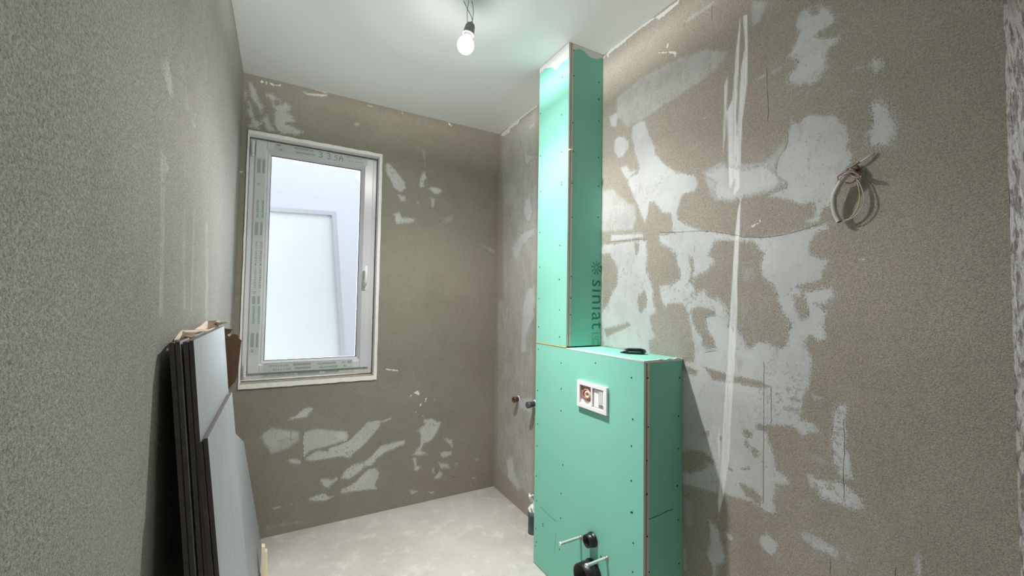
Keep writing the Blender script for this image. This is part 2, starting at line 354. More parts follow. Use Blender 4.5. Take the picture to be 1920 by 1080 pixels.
sc(A5([(0,650),(75,610),(75,645),(0,690)]), .9, .01)
# large round patch by the cable
pt(A6([(285,140),(300,190),(350,180),(400,140),(440,110),(500,125),(560,125),(620,105),(680,140),(700,185),(740,205),(760,270),(772,325),(740,385),(745,415),(785,430),(790,500),(740,560),(690,620),(680,680),(640,770),(620,850),(610,880),(560,890),(535,930),(520,1000),(500,1020),(410,1020),(410,1000),(480,980),(490,900),(480,850),(430,850),(400,872),(340,865),(270,830),(210,815),(90,800),(130,775),(240,735),(250,690),(180,645),(150,600),(160,540),(190,460),(230,400),(255,340),(255,270),(285,200)]), .0035)
sc(A6([(0,560),(60,500),(180,440),(160,560),(180,650),(240,690),(120,740),(0,750)]), 1.0, .02)
# rough light band under the diagonal
pt(A2([(545,880),(630,828),(700,855),(800,845),(850,830),(900,870),(950,930),(890,960),(760,1000),(680,1015),(610,1005),(575,975),(600,930)]), .016)
sc(A2([(530,870),(620,815),(700,830),(850,810),(950,700),(960,760),(900,860),(955,935),(880,970),(700,1020),(600,1020),(570,980)]), .9, .02)
sc(A2([(90,500),(200,400),(400,290),(560,240),(660,255),(650,300),(560,400),(420,490),(250,600),(150,650),(95,590)]), .78, .03)
sc(A2([(20,960),(80,950),(180,1040),(190,1100),(20,1110)]), .8, .03)
sc(A2([(420,110),(590,0),(600,20),(450,120)]), .7, .01)
sc(A2([(780,0),(870,0),(830,110),(770,150)]), .9, .02)
sc(A2([(100,250),(160,160),(250,80),(420,0),(440,10),(280,90),(160,200),(110,270)]), .35, .03)
# vertical white brush streaks, one of them from near the ceiling down to the floor
for poly, k in ((A2([(720,90),(728,90),(712,470),(700,640),(682,500),(700,260)]), 1.3), (A2([(640,430),(658,380),(664,420),(650,700),(632,820)]), 1.1),
                (A2([(735,80),(760,70),(765,200),(760,420),(735,620),(722,950),(690,1000),(705,700),(725,350),(745,240)]), 1.3),
                (A2([(655,560),(690,480),(712,640),(700,900),(665,980),(660,800)]), 1.2),
                ([(1383,395),(1390,360),(1387,430),(1383,520),(1382,600),(1377,700),(1372,780),(1368,860),(1358,925),(1347,970),(1346,940),(1352,870),(1356,780),(1363,680),(1368,600),(1373,520),(1378,440)], 1.6),
                (A4([(212,130),(217,130),(214,300),(190,480),(180,460),(205,300)]), 1.2), (A4([(228,380),(240,300),(246,380),(240,540),(232,520)]), 1.2)):
    sc(poly, k, .006)
pt([(1379,440),(1386,440),(1382,560),(1377,680),(1371,780),(1366,860),(1352,930),(1349,925),(1356,850),(1362,740),(1368,620),(1373,540)], .0015)
# finger and area left of the centre
pt(A3([(40,262),(85,257),(310,235),(314,330),(308,420),(340,500),(355,560),(350,640),(372,690),(332,720),(345,800),(372,850),(330,872),(332,960),(40,905),(22,700),(20,300)]), .007)
pt(A3([(90,203),(280,195),(290,215),(85,242)]), .003)
sc(A3([(20,20),(80,0),(240,0),(250,100),(230,180),(80,190),(20,190)]), .9, .03)
ho(A3([(30,330),(80,320),(130,420),(120,520),(60,640),(30,700)]), .012)
ho(A3([(235,250),(262,260),(255,330),(240,330)]), .005)
ho(A3([(255,600),(300,560),(310,640),(280,700),(262,660)]), .009)
ho(A3([(40,800),(200,760),(210,775),(60,850)]), .006)
# centre
pt(A3([(392,207),(470,195),(560,187),(680,178),(780,192),(880,215),(980,222),(1080,217),(1180,200),(1300,170),(1450,125),(1458,160),(1380,200),(1350,255),(1340,315),(1390,345),(1458,370),(1425,440),(1425,480),(1260,525),(1300,565),(1480,535),(1498,590),(1440,640),(1380,640),(1452,690),(1430,780),(1442,860),(1400,872),(1350,832),(1312,885),(1322,930),(1365,1000),(1352,1060),(1340,1150),
     (1285,1290),(1280,1370),(1350,1390),(1425,1450),(1330,1460),(1300,1480),(1250,1420),(1120,1400),(1060,1440),(1090,1520),(1120,1600),(1130,1690),(1210,1740),(1225,1790),(1130,1780),(1110,1900),(1130,1960),(1085,1960),(980,1890),(790,1840),(620,1805),(530,1775),(530,1100),(560,1000),(612,1010),(610,900),(592,800),(575,700),(540,640),(452,640),(432,680),(400,595),(390,520),(470,520),(520,480),(520,430),(490,320),(400,260)]), .006)
ho(A3([(745,245),(800,235),(900,240),(985,250),(1052,310),(1035,370),(1040,440),(1062,490),(1110,520),(1130,570),(1140,620),(1165,690),(1220,760),(1205,820),(1190,900),(1150,920),(1100,900),(1040,870),(960,920),(920,860),(890,810),(830,780),(822,665),(770,612),(690,592),(680,540),(620,600),(610,480),(640,452),(700,430),(745,370),(705,330)]), .009)
ho(A3([(575,330),(600,345),(612,430),(600,470),(612,520),(580,500),(592,420)]), .004)
ho(A3([(590,690),(640,655),(742,682),(748,712),(682,722),(690,800),(745,880),(742,912),(690,918),(662,900),(665,862),(620,800),(600,740)]), .005)
ho(A3([(1245,590),(1300,590),(1338,680),(1330,735),(1290,740),(1255,670)]), .008)
ho(A3([(520,740),(575,700),(600,900),(610,1000),(560,990),(540,900),(500,960),(490,900),(505,800)]), .007)
ho(A3([(385,215),(392,245),(480,300),(330,240)]), .004)
sc(A3([(820,560),(1180,560),(1230,900),(850,1000)]), .45, .05)
sc(A3([(890,360),(1000,420),(1000,520),(900,500)]), .6, .03)
ho(A4([(160,22),(300,62),(440,90),(510,125),(400,118),(310,98),(210,88)]), .004)
ho(A4([(50,5),(130,40),(120,60),(50,40)]), .006)
ho(A4([(345,610),(400,630),(452,680),(442,722),(372,672)]), .005)
ho(A4([(155,345),(190,345),(188,375),(165,368)]), .002)
ho(A4([(235,365),(252,368),(248,392),(238,390)]), .001)
ho(A4([(358,335),(405,350),(400,378),(362,370)]), .004)
ho(A4([(366,392),(382,390),(386,430),(368,428)]), .002)
ho(A4([(400,432),(430,440),(428,478),(412,470)]), .005)
ho(A4([(100,445),(160,450),(215,500),(210,515),(150,490)]), .005)
ho(A4([(280,520),(310,540),(305,548),(282,535)]), .002)
ho(A4([(350,525),(395,528),(390,538),(352,540)]), .002)
ho(A4([(50,445),(150,450),(180,520),(90,560),(50,540)]), .008)
ho(A4([(425,310),(540,318),(560,345),(520,360),(480,350),(430,335)]), .004)
ho(A4([(585,178),(600,172),(705,198),(705,206),(640,196)]), .001)
ho(A4([(575,230),(600,225),(705,232),(705,240),(600,240)]), .001)
# strip patches low on the wall
pt(A4([(830,222),(888,200),(885,262),(872,290),(880,360),(872,420),(900,490),(905,530),(915,585),(880,592),(842,562),(812,500),(805,400),(812,300)]), .005)
pt(A4([(700,575),(780,592),(860,600),(900,640),(962,682),(965,738),(920,742),(800,700),(752,682),(735,640)]), .007)
sc(A4([(665,555),(720,560),(740,640),(700,640)]), .9, .01)
sc(A4([(640,420),(780,480),(800,540),(690,500)]), .55, .02)
sc(A4([(690,140),(780,180),(720,200)]), .8, .01)
pt(A4([(445,880),(480,866),(525,900),(535,920),(525,960),(500,975),(462,940),(446,910)]), .004)
pt(A4([(655,870),(740,890),(832,942),(835,985),(762,950),(690,915)]), .006)
sc(A4([(648,838),(740,880),(830,935),(835,990),(700,940)]), .8, .01)
pt(A4([(190,800),(215,820),(240,862),(245,910),(270,980),(265,1012),(225,1028),(220,1090),(210,1090),(200,1030),(175,975),(195,910)]), .005)
pt(A4([(272,860),(298,870),(305,900),(285,892)]), .003)
pt(A4([(880,958),(895,970),(905,1000),(895,1000)]), .001)
sc(A4([(520,975),(570,955),(560,985),(535,1000)]), .8, .008)
sc(A4([(50,660),(110,700),(120,830),(60,850)]), .7, .03)
sc(A4([(50,930),(80,940),(80,1060),(50,1060)]), .8, .02)
pt([(1717,1045),(1724,1038),(1725,1085),(1718,1085)], .001)
for q in ([(1118,470),(1125,470)],):
    pass
R['speck'] += [A2([(285,268),(395,258),(403,268),(392,290),(384,270),(290,272)]), A2([(350,240),(355,218),(362,222),(356,242)]), A2([(540,598),(546,590),(552,594),(546,604)]),
               A3([(970,152),(1030,108),(1042,120),(985,160)]), A3([(1650,352),(1690,352),(1690,362),(1660,362)]),
               A2([(20,300),(100,215),(200,140),(310,75),(420,-8),(410,20),(320,95),(312,110),(300,88),(200,160),(110,235),(60,270),(58,300),(45,280),(30,302)])]
R['line'] += [A3([(60,250),(190,238),(310,228)]), A3([(395,188),(520,186),(640,178),(740,182),(830,196),(930,215),(1080,218),(1200,198),(1330,160),(1440,120)]),
              A2([(858,350),(860,470),(864,560),(862,610)]), A4([(465,0),(463,300),(462,700)]), A4([(500,130),(502,300)]), 
              A4([(800,1000),(802,1030),(798,1060)]), A4([(1130,1042),(1125,1080)]), A2([(455,85),(440,125)]), A2([(580,30),(580,100)]),
              A4([(868,300),(872,400),(866,560),(872,670)]), A3([(690,925),(745,912)]), A3([(685,945),(755,935)])]

B3 = lambda p: P(440, 740, 4.908, p)
B4 = lambda p: P(660, 720, 4.5, p)
B5 = lambda p: P(450, 130, 6.752, p)
B7 = lambda p: P(440, 130, 2.512, p)
B8 = lambda p: P(440, 640, 2.455, p)
WB = dict(patch=[], hole=[], scuff=[], speck=[], line=[])
pt = lambda p, r=.006: WB['patch'].append((p, r))
ho = lambda p, r=.006: WB['hole'].append((p, r))
sc = lambda p, k=.5, s=.04: WB['scuff'].append((p, k, s))
pt(B5([(120,170),(150,190),(205,270),(215,330),(240,400),(290,450),(285,520),(270,560),(235,500),(200,430),(160,390),(130,330),(130,260)]), .008)
pt(B5([(60,260),(80,260),(80,380),(65,380)]), .005)
pt(B5([(100,400),(150,480),(165,560),(190,640),(250,660),(345,570),(370,650),(420,740),(440,790),(360,780),(330,720),(300,680),(250,720),(240,760),(130,730),(90,720),(150,690),(140,620),(100,560)]), .008)
pt(B5([(330,310),(400,310),(450,350),(510,380),(520,450),(570,420),(640,480),(630,520),(580,530),(650,590),(660,610),(640,620),(710,660),(600,670),(580,690),(740,760),(800,790),(740,830),(640,820),(560,820),(480,780),(430,700),(440,640),(430,580),(460,520),(420,490),(400,420),(380,360),(345,350)]), .008)
ho(B5([(425,385),(500,390),(505,440),(440,460)]), .006)
WB['speck'] += [B5([(250,150),(280,130),(305,165),(280,180)]), B5([(320,160),(340,145),(350,180),(335,190)]), B5([(375,165),(420,180),(425,205),(390,195)]), B5([(425,185),(475,190),(475,215),(430,205)]), B5([(485,190),(520,190),(520,215),(485,215)]),
                B4([(525,75),(550,55),(575,80),(560,95)]), B4([(485,105),(505,85),(495,112)]), B4([(618,120),(632,115),(622,152),(612,148)]), B4([(570,190),(578,160),(588,165),(580,190)]), B4([(688,130),(698,128),(696,148)]), B4([(528,235),(545,230),(540,245)]), B4([(590,262),(610,275),(600,285)]),
                B5([(800,205),(1120,300),(1120,312),(950,262)]), B7([(788,198),(792,198),(792,212),(788,210)]), B7([(896,240),(900,240),(899,258)]), B7([(1003,245),(1010,250),(1025,270),(1008,262)]), B8([(690,125),(755,132),(752,138),(700,132)]), B7([(20,480),(42,480),(42,486),(22,486)]), B8([(315,440),(320,430),(322,530),(316,530)])]
sc(B5([(800,270),(850,300),(1110,310),(1110,340),(1050,350),(860,330),(810,300)]), 1.1, .01)
sc(B5([(1600,440),(1688,460),(1688,490),(1610,470)]), .8, .01)
sc(B5([(1430,700),(1490,660),(1500,720)]), .8, .01)
pt(B7([(710,445),(730,445),(760,480),(800,530),(805,560),(785,580),(750,560),(735,520),(712,480)]), .006)
pt(B7([(770,590),(800,595),(805,615),(785,622)]), .006)
pt(B7([(885,485),(897,480),(900,510),(890,530),(892,555),(870,558),(872,530)]), .005)
pt(B7([(912,560),(950,555),(980,572),(960,585),(940,590)]), .007)
pt(B7([(750,680),(775,675),(790,700),(850,702),(845,722),(790,725),(760,730)]), .006)
sc(B7([(920,600),(945,610),(940,655),(925,650)]), .9, .02); sc(B7([(940,730),(1000,680),(1040,670),(1030,720),(960,750)]), .55, .04); sc(B7([(850,620),(870,625),(865,640)]), .9, .01)
sc(B7([(560,245),(590,250),(590,270),(565,270)]), .7, .02); sc(B7([(880,370),(900,380),(905,470),(890,460)]), .6, .02); sc(B7([(965,430),(1000,430),(995,470),(970,460)]), .4, .03)
sc(B7([(1160,820),(1230,850),(1230,875),(1170,840)]), .6, .02)
pt(B3([(235,385),(300,340),(345,310),(380,330),(470,335),(500,340),(590,350),(580,395),(520,420),(480,400),(400,430),(380,480),(330,490),(280,450)]), .009)
sc(B3([(235,350),(345,300),(600,330),(600,420),(500,500),(330,560),(260,440)]), .9, .03)
pt(B3([(500,230),(510,210),(560,205),(600,160),(640,130),(710,118),(715,135),(680,180),(660,210),(600,215),(540,225)]), .006)
pt(B3([(485,605),(520,590),(580,595),(605,620),(595,640),(530,635)]), .005)
sc(B3([(625,340),(750,310),(900,320),(1040,340),(1040,400),(980,440),(850,480),(700,520),(640,580),(628,560)]), 1.0, .02)
pt(B3([(905,370),(960,330),(1020,345),(1050,395),(1010,430),(950,420)]), .007)
pt(B3([(650,585),(700,550),(780,515),(860,530),(870,490),(960,470),(1060,420),(1100,380),(1150,330),(1178,300),(1215,258),(1320,238),(1345,250),(1330,300),(1270,370),(1215,430),(1178,470),(1120,520),(1060,580),(960,570),(850,590),(720,612),(660,610)]), .004)
pt(B4([(240,318),(330,285),(325,298),(260,325)]), .003)
pt(B3([(980,770),(1010,700),(1100,640),(1178,625),(1240,590),(1290,530),(1350,470),(1450,450),(1560,420),(1560,455),(1460,500),(1380,530),(1300,600),(1260,650),(1190,660),(1160,700),(1060,770)]), .007)
pt(B3([(975,900),(990,870),(1060,840),(1110,810),(1178,740),(1230,690),(1290,680),(1330,720),(1320,770),(1290,830),(1310,870),(1178,880),(1060,890),(1000,915)]), .005)
pt(B3([(780,780),(850,770),(900,790),(940,760),(940,790),(880,840),(830,860),(800,830)]), .009)
pt(B3([(680,960),(740,930),(820,910),(850,930),(910,935),(830,980),(720,980)]), .005)
sc(B3([(340,1040),(430,1020),(430,1040),(360,1060)]), .8, .01); sc(B3([(495,1005),(535,1000),(530,1018)]), 1.2, .005)
pt(B4([(575,520),(580,430),(560,390),(620,340),(600,310),(680,290),(750,330),(730,380),(700,440),(650,490),(600,520),(575,560),(620,590),(580,600),(515,600),(550,560)]), .009)
pt(B4([(515,625),(540,625),(545,690),(575,700),(560,735),(515,730),(530,700)]), .006)
pt(B4([(770,460),(845,470),(845,530),(820,510)]), .009); pt(B4([(740,580),(780,570),(840,570),(840,600),(760,625)]), .007); pt(B4([(730,660),(820,680),(825,710),(745,710)]), .009)
pt(B4([(690,800),(740,735),(770,760),(740,800)]), .006); sc(B4([(665,710),(700,700),(700,760),(670,760)]), .8, .02); sc(B4([(840,660),(910,660),(880,700)]), .8, .02)
pt(B4([(1030,630),(1065,630),(1055,642)]), .002); pt(B4([(1000,795),(1045,785),(1030,805)]), .002); sc(B4([(480,890),(580,900),(500,940)]), .9, .02); pt(B4([(640,915),(690,905),(680,930)]), .005); sc(B4([(980,830),(1020,850),(1000,870)]), .7, .01)
sc(B8([(120,840),(300,820),(330,840),(130,880)]), .6, .04); sc(B8([(130,880),(700,730),(1190,640),(1190,670),(700,770),(140,910)]), .3, .03)
sc(B4([(240,50),(480,10),(480,50),(270,110)]), .4, .04)
WB['line'] += [B3([(630,345),(628,590)]), B3([(515,335),(515,420)]), B4([(820,770),(860,790),(920,782)]), B4([(330,1030),(370,1020)]), B3([(620,945),(650,935)]), B3([(262,720),(275,715)])]
C1 = lambda p: P(920, 180, 2.7, p)
C2 = lambda p: P(910, 560, 2.345, p)
pt = lambda p, r=.006: R['patch'].append((p, r))
sc = lambda p, k=.5, s=.04: R['scuff'].append((p, k, s))
sc(C1([(50,190),(240,40),(240,1080),(60,1080)]), .72, .08)  # strip scuffs, the broad ones strengthened to lift its brightness
pt(C1([(185,150),(220,130),(225,150),(195,175)]), .012); pt(C1([(170,290),(190,230),(185,290),(235,310),(180,345)]), .018); pt(C1([(170,520),(200,510),(215,590),(190,650),(165,600)]), .016)
pt(C1([(105,770),(130,740),(150,700),(225,660),(225,700),(160,760),(130,850)]), .018); sc(C1([(120,300),(150,280),(140,330)]), .8, .04); sc(C1([(100,180),(150,190),(90,250)]), .8, .04)
pt(C1([(180,990),(225,950),(225,1080),(160,1080)]), .02); sc(C1([(110,450),(125,450),(118,650)]), .8, .02)
pt(C2([(165,20),(210,0),(215,80),(180,160),(180,230),(155,240),(160,120)]), .016); sc(C2([(50,0),(215,0),(215,900),(50,740)]), .70, .06)
pt(C2([(90,40),(100,35),(95,80)]), .01); pt(C2([(85,290),(95,300),(88,320)]), .008); pt(C2([(150,360),(170,370),(160,390)]), .008)
sc(C2([(60,640),(215,680),(215,900),(60,760)]), .7, .06); pt(C2([(90,700),(120,700),(130,760),(160,830),(140,840),(100,790)]), .02); pt(C2([(140,440),(210,430),(200,500),(150,480)]), .012); sc(C2([(80,560),(120,560),(110,620)]), .7, .04)
R['speck'] += [C1([(50,195),(100,150),(150,100),(238,42),(238,50),(150,118),(140,140),(100,165),(95,185),(60,205)])]

L1 = lambda p: P(0, 0, 1.8, p)
LW = dict(patch=[], hole=[], scuff=[], speck=[], line=[])
sc = lambda p, k=.5, s=.04: LW['scuff'].append((p, k, s))
for q, k in (([(545,190),(570,200),(590,320),(575,340),(545,240)], .55), ([(605,200),(622,210),(640,370),(620,380)], .4), ([(630,380),(665,430),(655,432)], .9), ([(450,425),(460,430),(470,520),(462,515)], .5), ([(538,475),(575,560),(560,600),(552,1080),(535,1080),(540,700)], .5), ([(385,510),(405,520),(380,700),(360,1080),(352,1080),(370,650)], .3),
             ([(612,700),(628,700),(628,1050),(618,1050)], .45), ([(652,700),(660,700),(650,1060),(642,1060)], .45), ([(692,740),(704,750),(704,1080),(692,1080)], .5), ([(383,765),(390,765),(393,790),(388,785)], .9), ([(640,60),(648,60),(650,200),(640,280)], .35), ([(690,180),(700,180),(700,280),(690,280)], .4), ([(740,40),(744,40),(744,110)], .5),
             ([(455,20),(470,20),(470,70),(455,70)], .3)): sc(L1(q), k*1.2, .012)

# ------------------------------------------------------------------ the shell
def slab(name, m, x0, y0, z0, x1, y1, z1, kind='structure', parent=None):
    b = MB(); b.box(x0, y0, z0, x1, y1, z1); o = b.build(name, m, parent)
    if kind: o['kind'] = kind
    return o
YF, DY0, DY1, DH = -.80, -.62, .255, 2.12                    # front wall, door opening in the right wall
slab('floor', M['floor'], L-.02, YF-.02, -.12, W+.6, D+.02, 0)
slab('ceiling', M['ceiling'], L-.02, YF-.02, H, W+.6, D+.02, H+.1)
def jag(co, nu, nz):                                        # uneven render edge at the door opening
    k = np.where(np.abs(co[:, 1]-DY1) < 1e-4)[0]
    for i in k:
        z = co[i, 2]; co[i, 1] += .0012*mnoise.noise(Vector((0, 0, z*22)))+.0006*mnoise.noise(Vector((3, 0, z*90)))
us = lin(DY1, D, .0052)
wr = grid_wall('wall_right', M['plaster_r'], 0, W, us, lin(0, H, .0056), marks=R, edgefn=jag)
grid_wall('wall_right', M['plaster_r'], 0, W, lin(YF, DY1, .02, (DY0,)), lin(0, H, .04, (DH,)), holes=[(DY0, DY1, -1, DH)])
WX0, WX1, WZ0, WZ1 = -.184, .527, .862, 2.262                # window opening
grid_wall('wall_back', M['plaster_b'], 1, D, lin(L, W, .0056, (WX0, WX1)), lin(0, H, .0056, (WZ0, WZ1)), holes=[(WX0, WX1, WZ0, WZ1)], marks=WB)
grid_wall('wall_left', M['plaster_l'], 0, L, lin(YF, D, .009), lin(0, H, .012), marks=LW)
slab('wall_front', M['plain_render'], L-.02, YF-.1, 0, W+.02, YF, H)
# masonry behind the faces
slab('wall_right', M['rough_edge'], W+.004, DY1+.006, 0, W+.34, D+.05, H)
slab('wall_right', M['rough_edge'], W+.004, YF, 0, W+.34, DY0, H)
slab('wall_right', M['rough_edge'], W+.004, DY0, DH, W+.34, DY1+.006, H)
slab('wall_left', M['rough_edge'], L-.16, YF, 0, L-.003, D+.2, H)
o = MB(); bx = o.box
bx(L-.1, D+.003, 0, WX0-.001, D+.25, H); bx(WX1+.001, D+.003, 0, W+.1, D+.25, H); bx(WX0-.001, D+.003, 0, WX1+.001, D+.25, WZ0-.001); bx(WX0-.001, D+.003, WZ1+.001, WX1+.001, D+.25, H)
o = o.build('wall_back', M['rough_edge']); o['kind'] = 'structure'
# broken masonry reveal of the door opening
b = MB(); nx, nz_ = 60, 520; vs = []
for i in range(nx+1):
    for j in range(nz_+1):
        x = W + .34*(i/nx)**1.6; z = DH*j/nz_
        big_ = mnoise.noise(Vector((x*14, 1, z*7))); sm = mnoise.noise(Vector((x*70, 5, z*45)))
        d = .003*min(1, i/2)*sm + (.010*max(0, big_+.1) if x > W+.03 else 0)*min(1, (x-W-.03)/.01 if x > W+.03 else 0)
        vs.append(b.bm.verts.new((x, DY1+.0002+d, z)))
for i in range(nx):
    for j in range(nz_):
        q = i*(nz_+1)+j; b.bm.faces.new((vs[q], vs[q+1], vs[q+nz_+2], vs[q+nz_+1])).smooth = True
m, nt, bs_ = newmat('broken_masonry'); nz1, nz2 = noi(nt, 22, 6, .7), noi(nt, 130, 4, .7)
c = mixc(nt, ramp(nt, nz1, .42, .56), (.17, .14, .125), (.52, .49, .46)); c = mixc(nt, math_(nt, 'MULTIPLY', ramp(nt, nz2, .4, .7), .5), c, (.26, .23, .21)); nt.links.new(c, bs_.inputs['Base Color']); bs_.inputs['Roughness'].default_value = .95
bump(nt, bs_, math_(nt, 'ADD', nz1, nz2), .004)
o = b.build('trim_1', m); o['kind'] = 'structure'

# unseen corridor added to limit door light, its wall opening sized for fill
cx0, cx1, cy0, cy1 = W+.34, W+1.9, -1.7, 1.1
slab('floor', M['floor'], W+.32, cy0, -.12, cx1, cy1, -.0005)
slab('ceiling', M['ceiling'], W+.32, cy0, H, cx1, cy1, H+.1)
slab('wall_hall', M['plain_render'], cx0, cy0-.1, 0, cx1, cy0, H); slab('wall_hall', M['plain_render'], cx0, cy1, 0, cx1, cy1+.1, H)
HW = (-.9, -.5, 1.4, 2.0)
o = MB(); o.box(cx1, cy0, 0, cx1+.1, HW[0], H); o.box(cx1, HW[1], 0, cx1+.1, cy1, H); o.box(cx1, HW[0], 0, cx1+.1, HW[1], HW[2]); o.box(cx1, HW[0], HW[3], cx1+.1, HW[1], H)
o = o.build('wall_hall', M['plain_render']); o['kind'] = 'structure'
portal('hall_fill_portal', (cx1+.05, (HW[0]+HW[1])/2, (HW[2]+HW[3])/2), (0, math.radians(90), 0), HW[3]-HW[2], HW[1]-HW[0])
portal('window_portal', (.17, D+.14, 1.58), (math.radians(-90), 0, 0), .6, 1.3)

# ------------------------------------------------------------------ window
win = thing('window_1', (.17, D+.05, WZ0), kind='structure')
def part(mb, name, m, parent=win, bevel=0): return mb.build(name, m, parent, bevel)
def ring(x0, x1, z0, z1, l, r_, bt, tp, y0, y1):
    b = MB(); b.box(x0, y0, z0, x0+l, y1, z1); b.box(x1-r_, y0, z0, x1, y1, z1); b.box(x0+l, y0, z0, x1-r_, y1, z0+bt); b.box(x0+l, y0, z1-tp, x1-r_, y1, z1); return b
# plastered reveal edge, proud of the wall, uneven
def rough_bar(b, p0, p1, wv, dv, n=60, amp=.0035, seed=0):
    p0, p1, wv, dv = map(Vector, (p0, p1, wv, dv)); rows = []
    for i in range(n+1):
        t = i/n; c = p0.lerp(p1, t); j = mnoise.noise(Vector((seed, t*n*.22, 0)))*amp; j2 = mnoise.noise(Vector((seed+9, t*n*.5, 0)))*amp*.6
        wn = wv.normalized(); dn = dv.normalized()
        rows.append([b.bm.verts.new(q) for q in (c, c+dv+dn*j2, c+wv+wn*j+dv+dn*j2*.6, c+wv+wn*j)])
    for i in range(n):
        for k in range(4):
            b.bm.faces.new((rows[i][k], rows[i][(k+1) % 4], rows[i+1][(k+1) % 4], rows[i+1][k]))
    b.bm.faces.new(rows[0]); b.bm.faces.new(rows[-1][::-1])
b = MB(); dv = (0, -.006, 0)
rough_bar(b, (WX0, D+.05, WZ0-.02), (WX0, D+.05, WZ1+.015), (-.007, 0, 0), (0, -.056, 0), seed=1, amp=.002)
rough_bar(b, (WX1, D+.05, WZ0-.02), (WX1, D+.05, WZ1+.015), (.018, 0, 0), (0, -.056, 0), seed=2)
rough_bar(b, (WX0-.004, D+.05, WZ1), (WX1+.016, D+.05, WZ1), (0, 0, .020), (0, -.058, 0), seed=3)
rough_bar(b, (WX0-.007, D+.05, WZ0), (WX1+.018, D+.05, WZ0), (0, 0, -.026), (0, -.058, 0), seed=4)
o = part(b, 'trim_2', M['white_paint'], None); o['kind'] = 'structure'
b = MB(); b.box(WX0, D-.004, WZ0-.012, WX1, D+.14, WZ0+.0015); o = b.build('window_sill', M['sill_dirt'], win)
YG = D+.075
b = ring(WX0+.001, WX1-.001, WZ0+.012, WZ1-.0005, .05, .05, .06, .03, D+.058, D+.13); part(b, 'window_frame', M['pvc'], bevel=.003)
SX0, SX1, SZ0, SZ1 = -.153, .501, .910, 2.252
b = ring(SX0, SX1, SZ0, SZ1, .055, .055, .045, .05, D+.045, D+.12); sash = part(b, 'window_sash', M['pvc'], bevel=.004)
GX0, GX1, GZ0, GZ1 = -.076, .427, .978, 2.178
# stepped glazing bead that slopes to the glass
def bevel_ring(x0, x1, z0, z1, X0, X1, Z0, Z1, y0, y1):
    b = MB(); o_ = [(x0, y0, z0), (x1, y0, z0), (x1, y0, z1), (x0, y0, z1)]; i_ = [(X0, y1, Z0), (X1, y1, Z0), (X1, y1, Z1), (X0, y1, Z1)]
    k_ = [(x0, y1+.01, z0), (x1, y1+.01, z0), (x1, y1+.01, z1), (x0, y1+.01, z1)]; j_ = [(X0, y1+.01, Z0), (X1, y1+.01, Z0), (X1, y1+.01, Z1), (X0, y1+.01, Z1)]
    R_ = [[b.bm.verts.new(p) for p in q] for q in (o_, i_, j_, k_)]
    for a in range(4):
        for k in range(4): b.bm.faces.new((R_[a][k], R_[a][(k+1) % 4], R_[(a+1) % 4][(k+1) % 4], R_[(a+1) % 4][k]))
    return b
b = bevel_ring(SX0+.052, SX1-.052, SZ0+.043, SZ1-.048, GX0-.012, GX1+.012, GZ0-.012, GZ1+.012, D+.046, D+.056); bd = part(b, 'glazing_bead', M['pvc'], bevel=.002)
b = bevel_ring(GX0-.014, GX1+.014, GZ0-.014, GZ1+.014, GX0+.001, GX1-.001, GZ0+.001, GZ1-.001, D+.050, D+.068); part(b, 'glazing_bead', M['pvc'], bevel=.001)
b = bevel_ring(GX0-.001, GX1+.001, GZ0-.001, GZ1+.001, GX0+.003, GX1-.003, GZ0+.003, GZ1-.003, D+.066, D+.068); part(b, 'gasket', M['gasket'])
b = MB(); b.box(-.262, -.002, -.61, .262, .002, .61); g = b.build('glass_pane', M['glass'], win); g.matrix_parent_inverse = Matrix.Translation(-Vector(win.location))
g.location = ((GX0+GX1)/2, D+.088, (GZ0+GZ1)/2); g.rotation_euler = (math.radians(1.6), 0, math.radians(.8))
# outer half of the sash around the tilted pane
b = ring(GX0-.02, GX1+.02, GZ0-.02, GZ1+.02, .019, .019, .019, .019, D+.068, D+.12); part(b, 'sash_core', M['pvc'])
# hinges
for z0, z1 in ((2.165, 2.238), (.905, .965)):
    b = MB(); b.box(-.172, D+.036, z0, -.158, D+.06, z1); h_ = part(b, 'hinge_cover', M['pvc'], bevel=.003)
    b = MB(); b.lathe((-.165, D+.042, z0-.012), (0, 0, 1), [(0, 0), (.006, 0), (.006, .012), (0, .012)], 12); b.build('hinge_pin', M['plastic_w'], h_)
# handle
hx, hz = .462, 1.452
p = hit(683, 534, 1, D+.04); hx, hz = p[0], p[2]
b = MB(); b.box(hx-.014, D+.036, hz-.034, hx+.014, D+.0455, hz+.034); ha = part(b, 'handle', M['plastic_w'], bevel=.006)
b = MB(); b.tube([(hx, D+.037, hz), (hx, D+.012, hz), (hx+.001, D-.002, hz+.012), (hx+.002, D-.004, hz+.05), (hx+.003, D-.002, hz+.12)], [.009, .009, .0095, .009, .007], 12); b.build('lever', M['plastic_w'], ha)
# protective film with print
def text_mesh(body, size, mat, name, origin, right, up, parent, spacing=1.0, sx=1.0, extrude=.0):
    cu = bpy.data.curves.new(name, 'FONT'); cu.body = body; cu.size = size; cu.space_character = spacing; cu.resolution_u = 3
    t = bpy.data.objects.new(name, cu); COL.objects.link(t); dg = bpy.context.evaluated_depsgraph_get(); me = bpy.data.meshes.new_from_object(t.evaluated_get(dg))
    bpy.data.objects.remove(t); me.name = name
    r_, u_ = Vector(right).normalized(), Vector(up).normalized(); n_ = r_.cross(u_)
    me.transform(Matrix(((r_.x*sx, u_.x, n_.x, origin[0]), (r_.y*sx, u_.y, n_.y, origin[1]), (r_.z*sx, u_.z, n_.z, origin[2]), (0, 0, 0, 1))))
    me.materials.clear(); me.materials.append(mat); o = bpy.data.objects.new(name, me); COL.objects.link(o); o.parent = parent; o.matrix_parent_inverse = Matrix.Translation(-wloc(parent)); return o
YT = D+.0445
